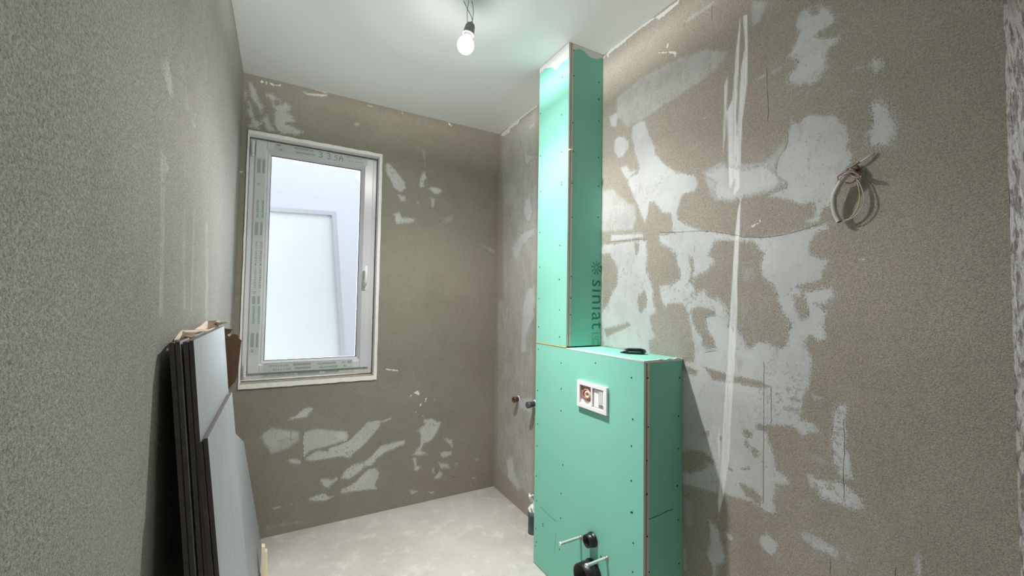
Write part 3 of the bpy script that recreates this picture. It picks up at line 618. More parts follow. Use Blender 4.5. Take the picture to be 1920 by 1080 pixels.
def strip(x0, z0, x1, z1, y=YT, m='tape', parent=None, name='protective_film'):
    b = MB(); b.box(x0, y-.0004, z0, x1, y+.0002, z1); return b.build(name, M[m], parent or win)
# left stile: text reads upwards
f = strip(-.149, 1.015, -.101, 2.15)
Rv, Uv = (0, 0, 1), (-1, 0, 0)
yy = YT-.0008
for zb in (1.19, 1.99-.19, ):
    text_mesh('SALAMANDER', .0165, M['ink_green'], 'printed_lettering', (-.128, yy, zb), Rv, Uv, f, sx=1.0)
    text_mesh('SALAMANDER', .0165, M['ink_green'], 'printed_lettering', (-.102, yy, zb), Rv, Uv, f, sx=1.0)
for zb in (1.395,):
    text_mesh('salamander-windows.com', .019, M['ink_grey'], 'printed_lettering', (-.128, yy, zb), Rv, Uv, f, spacing=1.35)
    text_mesh('salamander-windows.com', .019, M['ink_grey'], 'printed_lettering', (-.104, yy, zb), Rv, Uv, f, spacing=1.35)
for zb in (1.03, 1.36, 1.985):
    text_mesh('62', .019, M['ink_grey'], 'printed_lettering', (-.128, yy, zb), Rv, Uv, f)
for za, zb in ((1.06, 1.14), (1.265+.04, 1.35), (1.70, 1.775), (2.06, 2.14)):
    strip(-.143, za, -.127, zb, YT-.0006, 'tape_grey', f, 'printed_block'); strip(-.117, za, -.106, zb, YT-.0006, 'tape_grey', f, 'printed_block')
# top rail: text upside down
f = strip(-.06, 2.204, .462, 2.248)
Rv, Uv = (-1, 0, 0), (0, 0, -1)
text_mesh('SALAMANDER', .0165, M['ink_green'], 'printed_lettering', (.145, yy, 2.246), Rv, Uv, f); text_mesh('SALAMANDER', .0165, M['ink_green'], 'printed_lettering', (.155, yy, 2.222), Rv, Uv, f)
text_mesh('dows.com', .018, M['ink_grey'], 'printed_lettering', (.425, yy, 2.246), Rv, Uv, f, spacing=1.3); text_mesh('dows.com', .018, M['ink_grey'], 'printed_lettering', (.435, yy, 2.222), Rv, Uv, f, spacing=1.3)
text_mesh('62', .018, M['ink_grey'], 'printed_lettering', (-.02, yy, 2.222), Rv, Uv, f); strip(-.052, 2.235, -.03, 2.246, YT-.0006, 'tape_grey', f, 'printed_block')
# marker number, written the right way up
def strokes(x0, z0, s, sh):
    b = MB()
    for st in sh:
        b.tube([(x0+x*s, yy-.0004, z0+z*s) for x, z in st], .0013, 6)
    return b
three = [(0, .85), (.25, 1), (.5, .85), (.45, .62), (.2, .52), (.5, .42), (.6, .2), (.35, 0), (.0, .08)]
for k, (x, z, sh) in enumerate(((.175, 2.210, [three]), (.222, 2.209, [three]), (.263, 2.206, [[(.55, 1), (.1, .95), (.05, .55), (.4, .6), (.55, .3), (.35, 0), (0, .1)]]), (.292, 2.205, [[(0, 0), (.1, .7), (.3, 1), (.55, .75), (.55, 0)], [(.05, .5), (.55, .5)]]))):
    strokes(x, z, .034, sh).build('marker_writing', M['ink_black'], f)
# bottom rail
f = strip(-.075, .917, .405, .962, m='tape'); Rv, Uv = (1, 0, 0), (0, 0, 1)
text_mesh('dows.com', .018, M['ink_grey'], 'printed_lettering', (-.045, yy, .944), Rv, Uv, f, spacing=1.3); text_mesh('dows.com', .018, M['ink_grey'], 'printed_lettering', (-.03, yy, .922), Rv, Uv, f, spacing=1.3)
text_mesh('SALAMANDER', .0165, M['ink_green'], 'printed_lettering', (.205, yy, .943), Rv, Uv, f); text_mesh('SALAMANDER', .0165, M['ink_green'], 'printed_lettering', (.215, yy, .921), Rv, Uv, f)
text_mesh('62', .018, M['ink_grey'], 'printed_lettering', (.345, yy, .944), Rv, Uv, f); text_mesh('62', .018, M['ink_grey'], 'printed_lettering', (.353, yy, .922), Rv, Uv, f)
strip(.075, .944, .17, .957, YT-.0006, 'tape_grey', f, 'printed_block'); strip(.085, .923, .17, .935, YT-.0006, 'tape_grey', f, 'printed_block'); strip(.376, .942, .398, .958, YT-.0006, 'tape_grey', f, 'printed_block')
f = strip(-.09, .884, .42, .906, D+.0573); text_mesh('ter-windows.com', .018, M['ink_grey'], 'printed_lettering', (-.075, D+.0562, .888), Rv, Uv, f, spacing=1.25)
strip(.1, .888, .22, .9, D+.0568, 'tape_grey', f, 'printed_block'); strip(.25, .888, .33, .9, D+.0568, 'tape_grey', f, 'printed_block')

# ------------------------------------------------------------------ outside
YE = D+1.25
q = [hit(300, 384, 1, YE), hit(622, 404, 1, YE), hit(642, 700, 1, YE)]
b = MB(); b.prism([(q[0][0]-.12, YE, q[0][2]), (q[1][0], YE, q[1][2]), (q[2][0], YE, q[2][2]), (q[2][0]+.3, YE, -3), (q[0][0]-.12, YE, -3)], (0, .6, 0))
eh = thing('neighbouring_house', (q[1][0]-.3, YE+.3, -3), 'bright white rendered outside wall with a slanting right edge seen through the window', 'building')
b.build('wall', M['ext_white_dim'], eh)
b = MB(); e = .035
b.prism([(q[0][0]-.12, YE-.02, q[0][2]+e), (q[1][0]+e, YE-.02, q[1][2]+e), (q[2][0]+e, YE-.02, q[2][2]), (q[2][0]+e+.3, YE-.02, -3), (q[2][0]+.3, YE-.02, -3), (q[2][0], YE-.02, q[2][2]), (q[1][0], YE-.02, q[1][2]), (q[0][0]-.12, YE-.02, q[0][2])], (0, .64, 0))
b.build('edge_trim', M['ext_grey_dim'], eh)
b = MB(); b.box(-.75, D+3.0, -3, 1.45, D+3.3, 3.35); o = b.build('exterior_wall', M['ext_grey_dim']); tag(rebase(o, (.35, D+3.15, -3)), 'pale grey lavender outside wall rising behind the bright one, seen through the window', 'wall')

# ------------------------------------------------------------------ drywall boxing
BX, Y0, Y1, BH, UY = 1.1784, 1.1006, 1.8404, 1.126, 1.5799
EP = .0005
def screws(pts, ax, v, parent, dirv):
    for (x, y) in pts:
        p = Vector(hit(x, y, ax, v)); b = MB(); d = Vector(dirv)
        b.lathe(p - d*.001, d, [(0, .0), (.0036, .0), (.0036, .0016), (.002, .0022), (0, .0018)], 10); b.build('screw', M['screw'], parent)
def board(parent, name, x0, y0, z0, x1, y1, z1, m='green'):
    b = MB(); b.box(x0, y0, z0, x1, y1, z1); return b.build(name, M[m], parent, .0008)
cist = thing('cistern_boxing', ((BX+W)/2, (Y0+Y1)/2, 0), 'low green moisture-resistant plasterboard boxing standing on the floor against the right wall', 'boxing')
FA = board(cist, 'front_panel', BX, Y0, .004, BX+.0125, Y1, BH-.001)
board(cist, 'front_panel_edge', BX+.0012, Y0-.0006, .004, BX+.0115, Y0+.001, BH-.001, 'paper_edge')
board(cist, 'joint_gap', BX+.0125, Y0+.002, .004, BX+.0165, Y1-.01, BH-.003, 'paper_dark')
board(cist, 'backing_board', BX+.0165, Y0-.0006, .004, BX+.029, Y1-.002, BH-.002, 'paper_edge')
FB = board(cist, 'side_panel', BX+.0292, Y0, .004, W-.001, Y0+.0125, BH-.008)
board(cist, 'top_panel', BX+.002, Y0+.002, BH-.0125, W-.001, UY-.002, BH)
b = MB(); rough_bar(b, (BX-.0005, Y0+.0, BH-.004), (BX-.0005, UY-.003, BH-.004), (0, 0, .005), (.006, 0, 0), 60, .003, 11); rough_bar(b, (BX, Y0-.0008, BH-.008), (W-.001, Y0-.0008, BH-.008), (0, 0, .009), (0, .006, 0), 40, .004, 12)
b.build('torn_paper_edge', M['joint'], cist)
board(cist, 'side_panel', BX+.03, Y1-.0125, .004, W-.001, Y1-.0005, BH-.0)
shaft = thing('pipe_shaft_boxing', ((BX+W)/2, (UY+Y1)/2, BH), 'tall narrow green plasterboard column rising from the low boxing to the ceiling', 'boxing')
SB = BH+.006
SA_ = board(shaft, 'front_panel', BX, UY, SB, BX+.0125, Y1, H-.002)
board(shaft, 'front_panel_edge', BX+.0012, UY-.0006, SB, BX+.0115, UY+.001, H-.002, 'paper_edge')
board(shaft, 'joint_gap', BX+.0125, UY+.002, SB, BX+.015, Y1-.01, H-.003, 'paper_dark')
board(shaft, 'backing_board', BX+.015, UY-.0006, SB, BX+.0275, Y1-.002, H-.002, 'paper_edge')
SBp = board(shaft, 'side_panel', BX+.0277, UY, SB, W-.001, UY+.0125, H-.002)
board(shaft, 'side_panel', BX+.03, Y1-.0125, SB, W-.001, Y1-.0005, H-.002)
b = MB(); rough_bar(b, (BX+.001, UY, BH+.0), (BX+.001, Y1, BH+.0), (0, 0, .0065), (-.0022, 0, 0), 60, .003, 15); b.build('glue_bead', M['glue'], shaft)
# joint filler daubed along the ceiling, ragged lower edge
def filler(parent, p0, p1, nrm, hts, seed):
    b = MB(); n = 50; p0, p1, nrm = Vector(p0), Vector(p1), Vector(nrm); R_ = []
    for i in range(n+1):
        t = i/n; k = t*(len(hts)-1); a = int(min(k, len(hts)-2)); hh = hts[a]*(1-(k-a))+hts[a+1]*(k-a); hh += .006*mnoise.noise(Vector((seed, i*.6, 0)))+.004*mnoise.noise(Vector((seed, i*2.1, 4)))
        c = p0.lerp(p1, t); R_.append([b.bm.verts.new(c+Vector((0, 0, -max(.003, hh)*f_))+nrm*d_) for f_, d_ in ((0, 0), (0, .0012), (1, .0010), (1, 0))])
    for i in range(n):
        for k in range(4): b.bm.faces.new((R_[i][k], R_[i][(k+1) % 4], R_[i+1][(k+1) % 4], R_[i+1][k]))
    b.bm.faces.new(R_[0]); b.bm.faces.new(R_[-1][::-1]); b.build('joint_filler', M['joint'], parent)
filler(shaft, (BX, UY, H-.002), (BX, Y1, H-.002), (-1, 0, 0), [.075, .07, .085, .045, .025, .03], 3)
filler(shaft, (BX+.0277, UY, H-.002), (W-.001, UY, H-.002), (0, -1, 0), [.03, .012, .02, .035, .03, .01], 5)
Q = lambda pts: P(1000, 60, 1.8, pts); Q2 = lambda pts: P(960, 440, 2.841, pts); Q3 = lambda pts: P(940, 820, 4.153, pts)
screws(Q([(28,135),(98,153),(25,275),(96,279),(24,418),(96,404),(96,507),(96,515),(24,537),(22,677),(90,720),(22,794),(88,835),(19,900),(88,938),(18,995),(88,1029)]), 0, BX, shaft, (-1, 0, 0))
screws(Q([(137,62),(136,148),(134,307),(135,403),(131,510),(131,625),(128,825),(126,898),(125,954),(221,170),(221,227),(221,301),(220,423),(220,520),(219,625)]), 1, UY, shaft, (0, -1, 0))
screws(Q2([(140,610),(262,684),(445,684),(637,762),(262,821),(137,830),(262,938),(137,1008),(643,983)])+Q3([(278,67),(1013,67),(478,214),(273,300),(1012,338),(273,494),(1010,583),(1020,584),(462,630),(268,711),(323,672),(325,690),(1027,822),(272,815),(264,845),(453,872),(1023,1048),(775,928),(465,436)]), 0, BX, cist, (-1, 0, 0))
screws(Q2([(723,764),(892,762),(887,967),(725,1025)])+Q3([(1377,90),(1133,182),(1370,377),(1134,441),(1376,641),(1137,772),(1383,983),(1150,1048)]), 1, Y0, cist, (0, -1, 0))
# scratches on the boards
b = MB(); b.tube([hit(x, y, 1, Y0-.0003) for x, y in Q3([(1145,640),(1190,622),(1240,603),(1290,575),(1335,560)])], .0009, 6); b.build('knife_mark', M['screw'], cist)
b = MB(); b.tube([hit(x, y, 0, BX-.0001) for x, y in P(940, 900, 6, [(430,290),(500,360),(560,420),(620,465)])], .0006, 6); b.build('pencil_mark', M['ink_board'], cist)
b = MB(); b.tube([hit(x, y, 0, BX-.0001) for x, y in P(940, 900, 6, [(618,600),(612,660),(605,740),(598,800)])], .0005, 6); b.build('pencil_mark', M['ink_board'], cist)
# plaster daub on the column corner
b = MB(); p = hit(1069, 281, 1, UY-.002); b.tube([p+np.array((-.012, -.002, -.004)), p, p+np.array((.012, -.003, .004))], [.003, .004, .002], 8); b.build('filler_daub', M['joint'], shaft)
# printed lettering, reads downwards, tops towards the wall, cut off by the wall
def lett(body, size, ztop, xb, sx=1.0): text_mesh(body, size, M['ink_board'], 'printed_lettering', (xb, UY-.0004, ztop), (0, 0, -1), (1, 0, 0), shaft, sx=sx, spacing=1.1)
xl = hit(1110, 580, 1, UY)[0]
zt, zb_ = hit(1115, 523, 1, UY)[2], hit(1115, 615, 1, UY)[2]
lett('siniat', .115, zt, xl, sx=(zt-zb_)/.262)
p = hit(1118, 502, 1, UY)
b = MB()
for k in range(9):
    a = math.radians(-200+k*40+10); b.tube([(p[0]+.008*math.cos(a), UY-.0002, p[2]+.008*math.sin(a)), (p[0]+.032*math.cos(a), UY-.0002, p[2]+.036*math.sin(a))], [.0012, .0034], 8)
b.build('printed_star', M['ink_board'], shaft)
b = MB()
for st in ([(175,1015),(175,880),(185,875),(190,870)], [(190,880),(215,880),(217,865),(225,863)], [(205,880),(240,880),(255,870)], [(190,1012),(190,940),(205,915),(238,915)], [(238,1010),(238,945),(205,940)], [(190,1012),(238,1010)]):
    b.tube([hit(1080+x/5.68, 470+y/5.68, 1, UY-.0002) for x, y in st], .0011, 6)
b.build('printed_symbol', M['ink_board'], shaft)

# ------------------------------------------------------------------ flush plate frame
fy0, fy1, fz0, fz1 = 1.289, 1.482, .880, .994
fp = thing('flush_plate_frame', (BX, (fy0+fy1)/2, fz0), 'white plastic cistern access frame with two openings on the front of the low green boxing', 'flush plate frame')
xf = BX-.011
b = MB()
for (a0, a1, c0, c1) in ((fy0, fy1, fz1-.017, fz1), (fy0, fy1, fz0, fz0+.017), (fy0, fy0+.02, fz0+.017, fz1-.017), (fy1-.02, fy1, fz0+.017, fz1-.017), (1.378, 1.388, fz0+.017, fz1-.017)):
    b.box(xf, a0, c0, BX+.001, a1, c1)
b.build('frame', M['plastic_w'], fp, .0015)
b = MB(); b.box(BX-.0018, fy0+.018, fz0+.015, BX-.0006, fy1-.018, fz1-.015); b.build('inner_liner', M['inner'], fp)
b = MB(); b.box(BX-.003, 1.384, fz0+.016, BX-.0015, fy1-.02, fz0+.034); b.build('ledge', M['plastic_w'], fp)
b = MB(); b.lathe((BX-.001, 1.42, fz0+.061), (-1, -.15, 0), [(.0, 0), (.026, 0), (.026, .004), (.022, .0085), (.017, .0085), (.016, .004), (0, .004)], 28); vr = b.build('valve_rim', M['plastic_r'], fp)
b = MB(); b.lathe((BX-.003, 1.412, fz0+.062), (-1, -.15, 0), [(.0, 0), (.017, 0), (.017, .006), (.012, .0085), (.008, .0075), (.007, .003), (0, .003)], 24); b.build('valve_cap', M['plastic_b'], vr)
b = MB()
b.box(BX-.004, 1.345, fz0+.02, BX-.0015, 1.374, fz1-.022); b.build('slider', M['card_lt'] if False else M['sleeve'], fp)
for k in range(4):
    b = MB(); b.box(BX-.008, 1.312+k*.0075, fz0+.035, BX-.0015, 1.316+k*.0075, fz1-.02); b.build('rib', M['plastic_w'], fp)

# ------------------------------------------------------------------ pipes and bolts through the boxing
def pipe_ring(name, cyx, cz, r, ln, label, cat):
    b = MB(); b.lathe((BX-.0008, cyx, cz), (-1, 0, 0), [(r+.004, 0), (r+.004, .006), (r, .008), (r, ln*.45), (r+.0015, ln*.5), (r, ln*.55), (r, ln), (r-.004, ln), (r-.004, .004), (0, .003)], 36)
    o = b.build(name, M['pipe_black']); rebase(o, (BX, cyx, cz)); return tag(o, label, cat)
p1 = hit(1112, 1011, 0, BX); p2 = hit(1112, 1072, 0, BX)
pipe_ring('flush_pipe', p1[1], p1[2], .0255, .035, 'small black pipe stub sticking out of the low green boxing, upper of the two', 'pipe')
pipe_ring('waste_pipe', p2[1], p2[2]-.002, .049, .065, 'large black waste pipe stub low on the green boxing, cut by the photo bottom', 'pipe')
def bolt(px0, px1, label):
    a = Vector(hit(*px0, 0, BX)); d = ray(*px1); best = CAM + d*((a[1]-CAM[1])/d[1]) ; ln = max(.05, min(.13, a[0]-best[0]))
    t = thing('mounting_bolt', a, label, 'bolt', None)
    b = MB(); b.lathe(a-Vector((-.0005, 0, 0)), (-1, 0, 0), [(0, 0), (.0095, 0), (.0095, .004), (.0065, .005), (.0065, .012), (0, .012)], 18); b.build('collar', M['steel'], t)
    b = MB(); b.lathe(a+Vector((-.008, 0, 0)), (-1, 0, 0), [(.0, 0), (.0062, 0), (.0062, ln-.012), (.0075, ln-.012), (.0075, ln-.008), (.006, ln-.006), (.0035, ln-.006), (.003, ln-.012), (0, ln-.012)], 18); b.build('plastic_sleeve', M['sleeve'], t)
bolt((1089, 1007), (1050, 1018), 'pale sleeved mounting bolt beside the small upper pipe stub')
bolt((1138, 1046), (1099, 1060), 'pale sleeved mounting bolt over the large waste pipe, lower of the two')

# ------------------------------------------------------------------ car key on the boxing
k0, k1 = Vector(hit(1172, 663, 2, BH)), Vector(hit(1209, 664, 2, BH)); kc = (k0+k1)/2; kd = (k1-k0).normalized(); kn = Vector((-kd.y, kd.x, 0)); kl = (k1-k0).length/2
key = thing('car_key', (kc.x, kc.y, BH), 'black car key fob lying on top of the low green boxing', 'car key')
def kp(a, c, z): return kc + kd*a*kl + kn*c + Vector((0, 0, z))
def kbody(z0, z1, sc_, name, m):
    b = MB(); out = [(-1.0, -.010), (-.85, -.018), (.7, -.024), (.92, -.018), (1.0, 0), (.92, .018), (.7, .024), (-.85, .018), (-1.0, .010)]
    b.prism([kp(a*sc_, c*sc_, z0) for a, c in out], (0, 0, z1-z0)); return b.build(name, m, key, .003, 3)
kbody(.0006, .0215, 1, 'body', M['key_black'])
kbody(.0210, .0235, .75, 'button_pad', M['key_black'])
b = MB(); b.tube([kp(-.75, -.0185, .010), kp(.45, -.0225, .010)], .0016, 8); b.build('side_trim', M['key_grey'], key)
b = MB(); b.tube([kp(.76, -.0215, .011), kp(.95, -.012, .012), kp(.99, .004, .012)], .0060, 8); b.build('end_trim', M['key_red'], key)
b = MB(); b.tube([kp(-1.0, 0, .006), kp(-1.25, .002, .005), kp(-1.5, .003, .004)], [.005, .004, .0015], 8); b.build('key_loop', M['key_black'], key)
b = MB(); c_ = kp(-.98, .012, .012); b.tube([c_+Vector((.008*math.cos(a), .008*math.sin(a)*.6, .006*math.sin(a))) for a in np.linspace(0, 6.28, 17)], .0016, 8, False); b.build('key_ring', M['chrome'], key)

# ------------------------------------------------------------------ fittings in the corner
pa_ = hit(972, 748, 0, W); pb_ = hit(1003, 757, 0, W)
t = thing('water_outlet', pa_, 'rusty brown capped water outlet in the right wall left of the green boxing', 'pipe fitting')
b = MB(); b.lathe(Vector(pa_)+Vector((.0, 0, 0)), (-1, -.2, 0), [(0, 0), (.016, 0), (.016, .03), (.019, .03), (.019, .042), (.010, .043), (.009, .03), (0, .03)], 20); b.build('fitting', M['copper'], t)
b = MB(); b.lathe(Vector(pa_)+Vector((.001, 0, 0)), (-1, 0, 0), [(0, 0), (.023, 0), (.021, .003), (.017, .005)], 16); b.build('mortar_collar', M['white_paint'], t)
t = thing('water_outlet', pb_, 'dark grey capped water outlet in the right wall touching the edge of the green boxing', 'pipe fitting')
b = MB(); b.lathe(Vector(pb_), (-1, -.2, 0), [(0, 0), (.017, 0), (.017, .045), (.020, .046), (.020, .062), (.012, .064), (0, .060)], 20); b.build('fitting', M['pipe_grey'], t)
b = MB(); b.lathe(Vector(pb_)+Vector((.001, 0, 0)), (-1, 0, 0), [(0, 0), (.026, 0), (.023, .004), (.018, .007)], 16); b.build('mortar_collar', M['white_paint'], t)
dp = hit(998, 1003, 2, 0)
t = thing('drain_pipe', (dp[0], dp[1], 0), 'dark grey drain pipe standing up from the floor beside the green boxing', 'drain pipe')
dx, dy = dp[0]+.004, dp[1]
b = MB(); b.lathe((dx, dy, 0), (0, 0, 1), [(.028, .0), (.028, .105), (.0305, .107), (.0305, .135), (.026, .135), (.026, .05), (0, .05)], 28); b.build('pipe', M['pipe_grey'], t)
b = MB(); b.lathe((dx, dy, 0), (0, 0, 1), [(.045, .0005), (.04, .008), (.029, .012)], 18); b.build('mortar_ring', M['floor'], t)
bag = thing('plastic_bag', (dx, dy, .12), 'crumpled white plastic film stuffed into the top of the grey drain pipe', 'plastic film')
b = MB(); rnd = random.Random(4); rows = []
for i in range(15):                                         # one crumpled, folded sheet standing out of the pipe
    h_ = i/14; z = .128+.10*h_; row = []
    for k in range(22):
        a = k*2*math.pi/22; r_ = (.020-.011*h_+.006*math.sin(h_*7))*(1+.45*math.sin(3*a+h_*9)+.35*mnoise.noise(Vector((math.cos(a)*2, math.sin(a)*2, h_*6))))
        row.append(b.bm.verts.new((dx-.012*h_+.008*math.sin(h_*5)+r_*math.cos(a), dy+r_*math.sin(a), z+.012*mnoise.noise(Vector((math.cos(a)*3, math.sin(a)*3, h_*2+7))))))
    rows.append(row)
for i in range(14):
    for k in range(22): b.bm.faces.new((rows[i][k], rows[i][(k+1) % 22], rows[i+1][(k+1) % 22], rows[i+1][k]))
b.bm.faces.new(rows[0]); b.bm.faces.new(rows[-1])
b.build('film', M['bag'], bag)
bag_o = bag.children

# ------------------------------------------------------------------ cable coming out of the right wall
pc = Vector(hit(1604, 320, 0, W))
cab = thing('electrical_cable', pc, 'looped wires and grey-white conduit hanging from a hole in the right wall', 'cable')
def wp(x, y, off): return Vector(hit(x, y, 0, W-off))
def smooth(pts, n=8):
    pts = [Vector(p) for p in pts]; o_ = []
    for i in range(len(pts)-1):
        a, b_, c_, d_ = pts[max(i-1, 0)], pts[i], pts[i+1], pts[min(i+2, len(pts)-1)]
        for k in range(n):
            t = k/n; o_.append(.5*((2*b_)+(c_-a)*t+(2*a-5*b_+4*c_-d_)*t*t+(3*b_-a-3*c_+d_)*t*t*t))
    o_.append(pts[-1]); return o_
X = lambda pts, off: [wp(1500+x/5.4, 240+y/5.4, o_) for (x, y), o_ in zip(pts, off)]
b = MB(); cpts = smooth(X([(560,420),(510,455),(460,490),(400,570),(355,660),(340,740),(345,820),(365,890),(400,950)], [.004,.018,.024,.024,.022,.020,.018,.018,.018]))
b.tube(cpts, [.0066+.0006*(i % 2) for i in range(len(cpts))], 14); cdt = b.build('conduit', M['conduit'], cab)
e0, e1 = cpts[-2], cpts[-1]; b = MB(); b.lathe(e1, (e1-e0), [(.0052, .0), (.0055, .0006), (0, .0004)], 14); b.build('bore_shade_disc', M['gasket'], cdt)  # black disc stands in for the shaded hollow of the conduit
for pts, r_, m_, base in (([(405,935),(470,935),(540,880),(590,790),(605,700),(590,580),(560,510),(500,480)], .0015, 'wire_y', .014),
                    ([(410,930),(480,930),(560,885),(625,800),(640,700),(620,600),(580,520),(520,475)], .0016, 'wire_b', .012),
                    ([(400,940),(500,925),(580,870),(640,780),(645,680),(610,570),(560,500),(500,470)], .0014, 'wire_w', .017),
                    ([(385,530),(380,500),(400,475),(450,450),(500,440),(560,455),(600,480)], .0020, 'wire_p', .034),
                    ([(390,680),(410,620),(440,570),(500,560),(560,540)], .0013, 'wire_y', .012),
                    ([(460,550),(520,558),(560,530),(610,500)], .0013, 'wire_b', .014)):
    b = MB(); b.tube(smooth(X(pts, [base]*len(pts))), r_, 8); b.build('wire', M[m_], cab)
kn_ = [(470,430),(490,405),(530,420),(560,460),(610,480),(620,500),(560,490),(500,470),(480,440)]
for k in range(4):
    rn = random.Random(k); pts = [(x+rn.uniform(-12, 12)*1.0, y+rn.uniform(-10, 14)) for x, y in kn_]
    b = MB(); b.tube(smooth(X(pts, [.020+.006*math.sin(i*1.3+k) for i in range(len(pts))])), .0017, 8); b.build('wire', M[['wire_w', 'wire_b', 'wire_p', 'wire_dark'][k]], cab)
b = MB(); b.tube(X([(560,420),(575,400),(590,430)], [.001, .010, .012]), [.006, .0065, .004], 10); b.build('cable_sheath', M['copper'], cab)
plug = thing('wall_plug', wp(1628, 295, .004), 'white stick-like cable tie sticking out above the looped wires on the right wall', 'cable tie')
b = MB(); b.tube(X([(610,345),(690,295),(755,250)], [.010, .008, .005]), [.0022, .0024, .0026], 8); b.build('tip', M['plug'], plug)
b = MB(); b.tube(X([(510,410),(560,375),(612,343)], [.006, .009, .010]), [.0018, .0018, .0018], 8); b.build('shank', M['wire_dark'], plug)

# ------------------------------------------------------------------ tiles leaning on the left wall
TY0, TY1 = 1.13, 1.70
def lean_tile(xt, zt_, xb, y0, y1, th=.0085, bot=.004):
    """slab leaning on the wall: top back edge at (xt, zt), bottom at xb; returns outline prism"""
    b = MB(); v = Vector((xb-xt, 0, bot-zt_)).normalized(); n = Vector((-v.z, 0, v.x)); n = n if n.x > 0 else -n
    b.prism([(xt, y0, zt_), (xt, y1, zt_), (xb, y1, bot), (xb, y0, bot)], n*th, 0, 1); return b
tops = [(-.206, 1.236, -.098), (-.1955, 1.238, -.0865), (-.183, 1.237, -.074), (-.1725, 1.2395, -.063)]
labs = ['grey porcelain tile in the tall leaning stack, rearmost, next to the left wall', 'grey porcelain tile in the tall leaning stack, second from the wall', 'grey porcelain tile in the tall leaning stack, third from the wall', 'tall light grey brushed porcelain tile, front face of the tall stack leaning on the left wall']
for i, (xt, zt_, xb) in enumerate(tops):
    o = lean_tile(xt, zt_, xb, TY0-.004*(i % 2)+.002*i, TY1-.003*i).build('floor_tile', [M['tile'], M['tile_edge']], None, .0006)
    rebase(o, (xb, (TY0+TY1)/2, 0)); tag(o, labs[i], 'tile', 'tall grey tiles leaning on the left wall')
t2 = [(-.150, 1.018, -.045), (-.1395, 1.024, -.034)]
l2 = ['shorter grey tile leaning in front of the tall stack, rear one of the pair', 'shorter light grey brushed tile leaning frontmost against the tall stack']
for i, (xt, zt_, xb) in enumerate(t2):
    o = lean_tile(xt, zt_, xb, TY0, TY1-.05).build('cut_tile', [M['tile'], M['tile_edge']], None, .0006)
    rebase(o, (xb, (TY0+TY1)/2, 0)); tag(o, l2[i], 'tile', 'shorter grey tiles in front of the tall stack')
# offcut beyond them with a slanting far edge
p0 = np.array([-.125, 1.9, .72]); nn = np.array([1, 0, .11])
pl = [hitp(x, y, p0, nn) for x, y in ((441, 812), (457, 828), (490, 1022))]
dn_ = (pl[2]-pl[1]); foot = pl[2]+dn_*((.004-pl[2][2])/dn_[2])
zt0 = pl[0]; near = np.array([p0[0]-(-.72+.72)*0, 1.745, 0.])
def onpl(y, z): return (p0[0]-(z-p0[2])*nn[2]/nn[0], y, z)
b = MB(); b.prism([onpl(1.745, zt0[2]), tuple(zt0), tuple(pl[1]), tuple(pl[2]), onpl(foot[1], .004), onpl(1.745, .004)], tuple(-np.array([.0085, 0, .0009])), 0, 1)
o = b.build('tile_offcut', [M['tile'], M['tile_edge']], None, .0006); rebase(o, (foot[0], 1.95, 0)); tag(o, 'pale grey tile offcut with a slanting far edge, leaning beyond the tall tile stack', 'tile')
# two thin wooden battens at the foot
for (a_, lb) in ((0, 'thin raw pine batten standing at the foot of the leaning tiles, nearer the tiles'), (1, 'thin raw pine batten at the foot of the leaning tiles, nearer the floor centre')):
    q0 = Vector(hit(494+a_*4.5, 1024+a_*9, 1, 2.30+.03*a_)); o = MB()
    o.prism([(q0.x-.008, q0.y, q0.z), (q0.x+.006, q0.y, q0.z-.006), (q0.x+.012, q0.y-.02, .004), (q0.x-.006, q0.y-.02, .004)], (0, .03, 0)); o = o.build('wooden_batten', M['wood'], None, .001)
    rebase(o, (q0.x, q0.y, 0)); tag(o, lb, 'batten')
# torn cardboard wrapping
card = thing('cardboard_wrapper', (-.15, 1.76, 0), 'torn dark brown cardboard wrapping sticking out behind the tall stack of tiles', 'cardboard')
def sheet(pts, off, m_, name): b = MB(); b.prism([tuple(p) for p in pts], off); return b.build(name, M[m_], card)
YC = 1.765
fl = [(410,612),(418,616),(436,617),(432,624),(426,628),(430,631),(437,626),(446,628),(447,634),(453,638),(449,670),(446,700),(441,716),(428,729),(424,741),(410,745)]
sheet([hit(x, y, 1, YC) for x, y in fl], (0, .003, 0), 'side_flap', 'cardboard') if False else sheet([hit(x, y, 1, YC) for x, y in fl], (0, .003, 0), 'cardboard', 'side_flap')
bk = MB(); n_ = 24; prev = None
topz = [1.225+.012*mnoise.noise(Vector((i*.7, 3, 0)))+.006*mnoise.noise(Vector((i*2.3, 3, 0))) for i in range(n_+1)]
for side in range(1):
    rows = []
    for i in range(n_+1):
        y = TY0+.13+(YC-TY0-.13)*i/n_; zt_ = topz[i]+.012
        rows.append([bk.bm.verts.new(p) for p in ((-.2165, y, zt_), (-.112, y, .004), (-.114, y, .004), (-.2190, y, zt_))])
    for i in range(n_):
        for k in range(4): bk.bm.faces.new((rows[i][k], rows[i][(k+1) % 4], rows[i+1][(k+1) % 4], rows[i+1][k]))
    bk.bm.faces.new(rows[0]); bk.bm.faces.new(rows[-1][::-1])
bk.build('back_sheet', M['cardboard'], card)
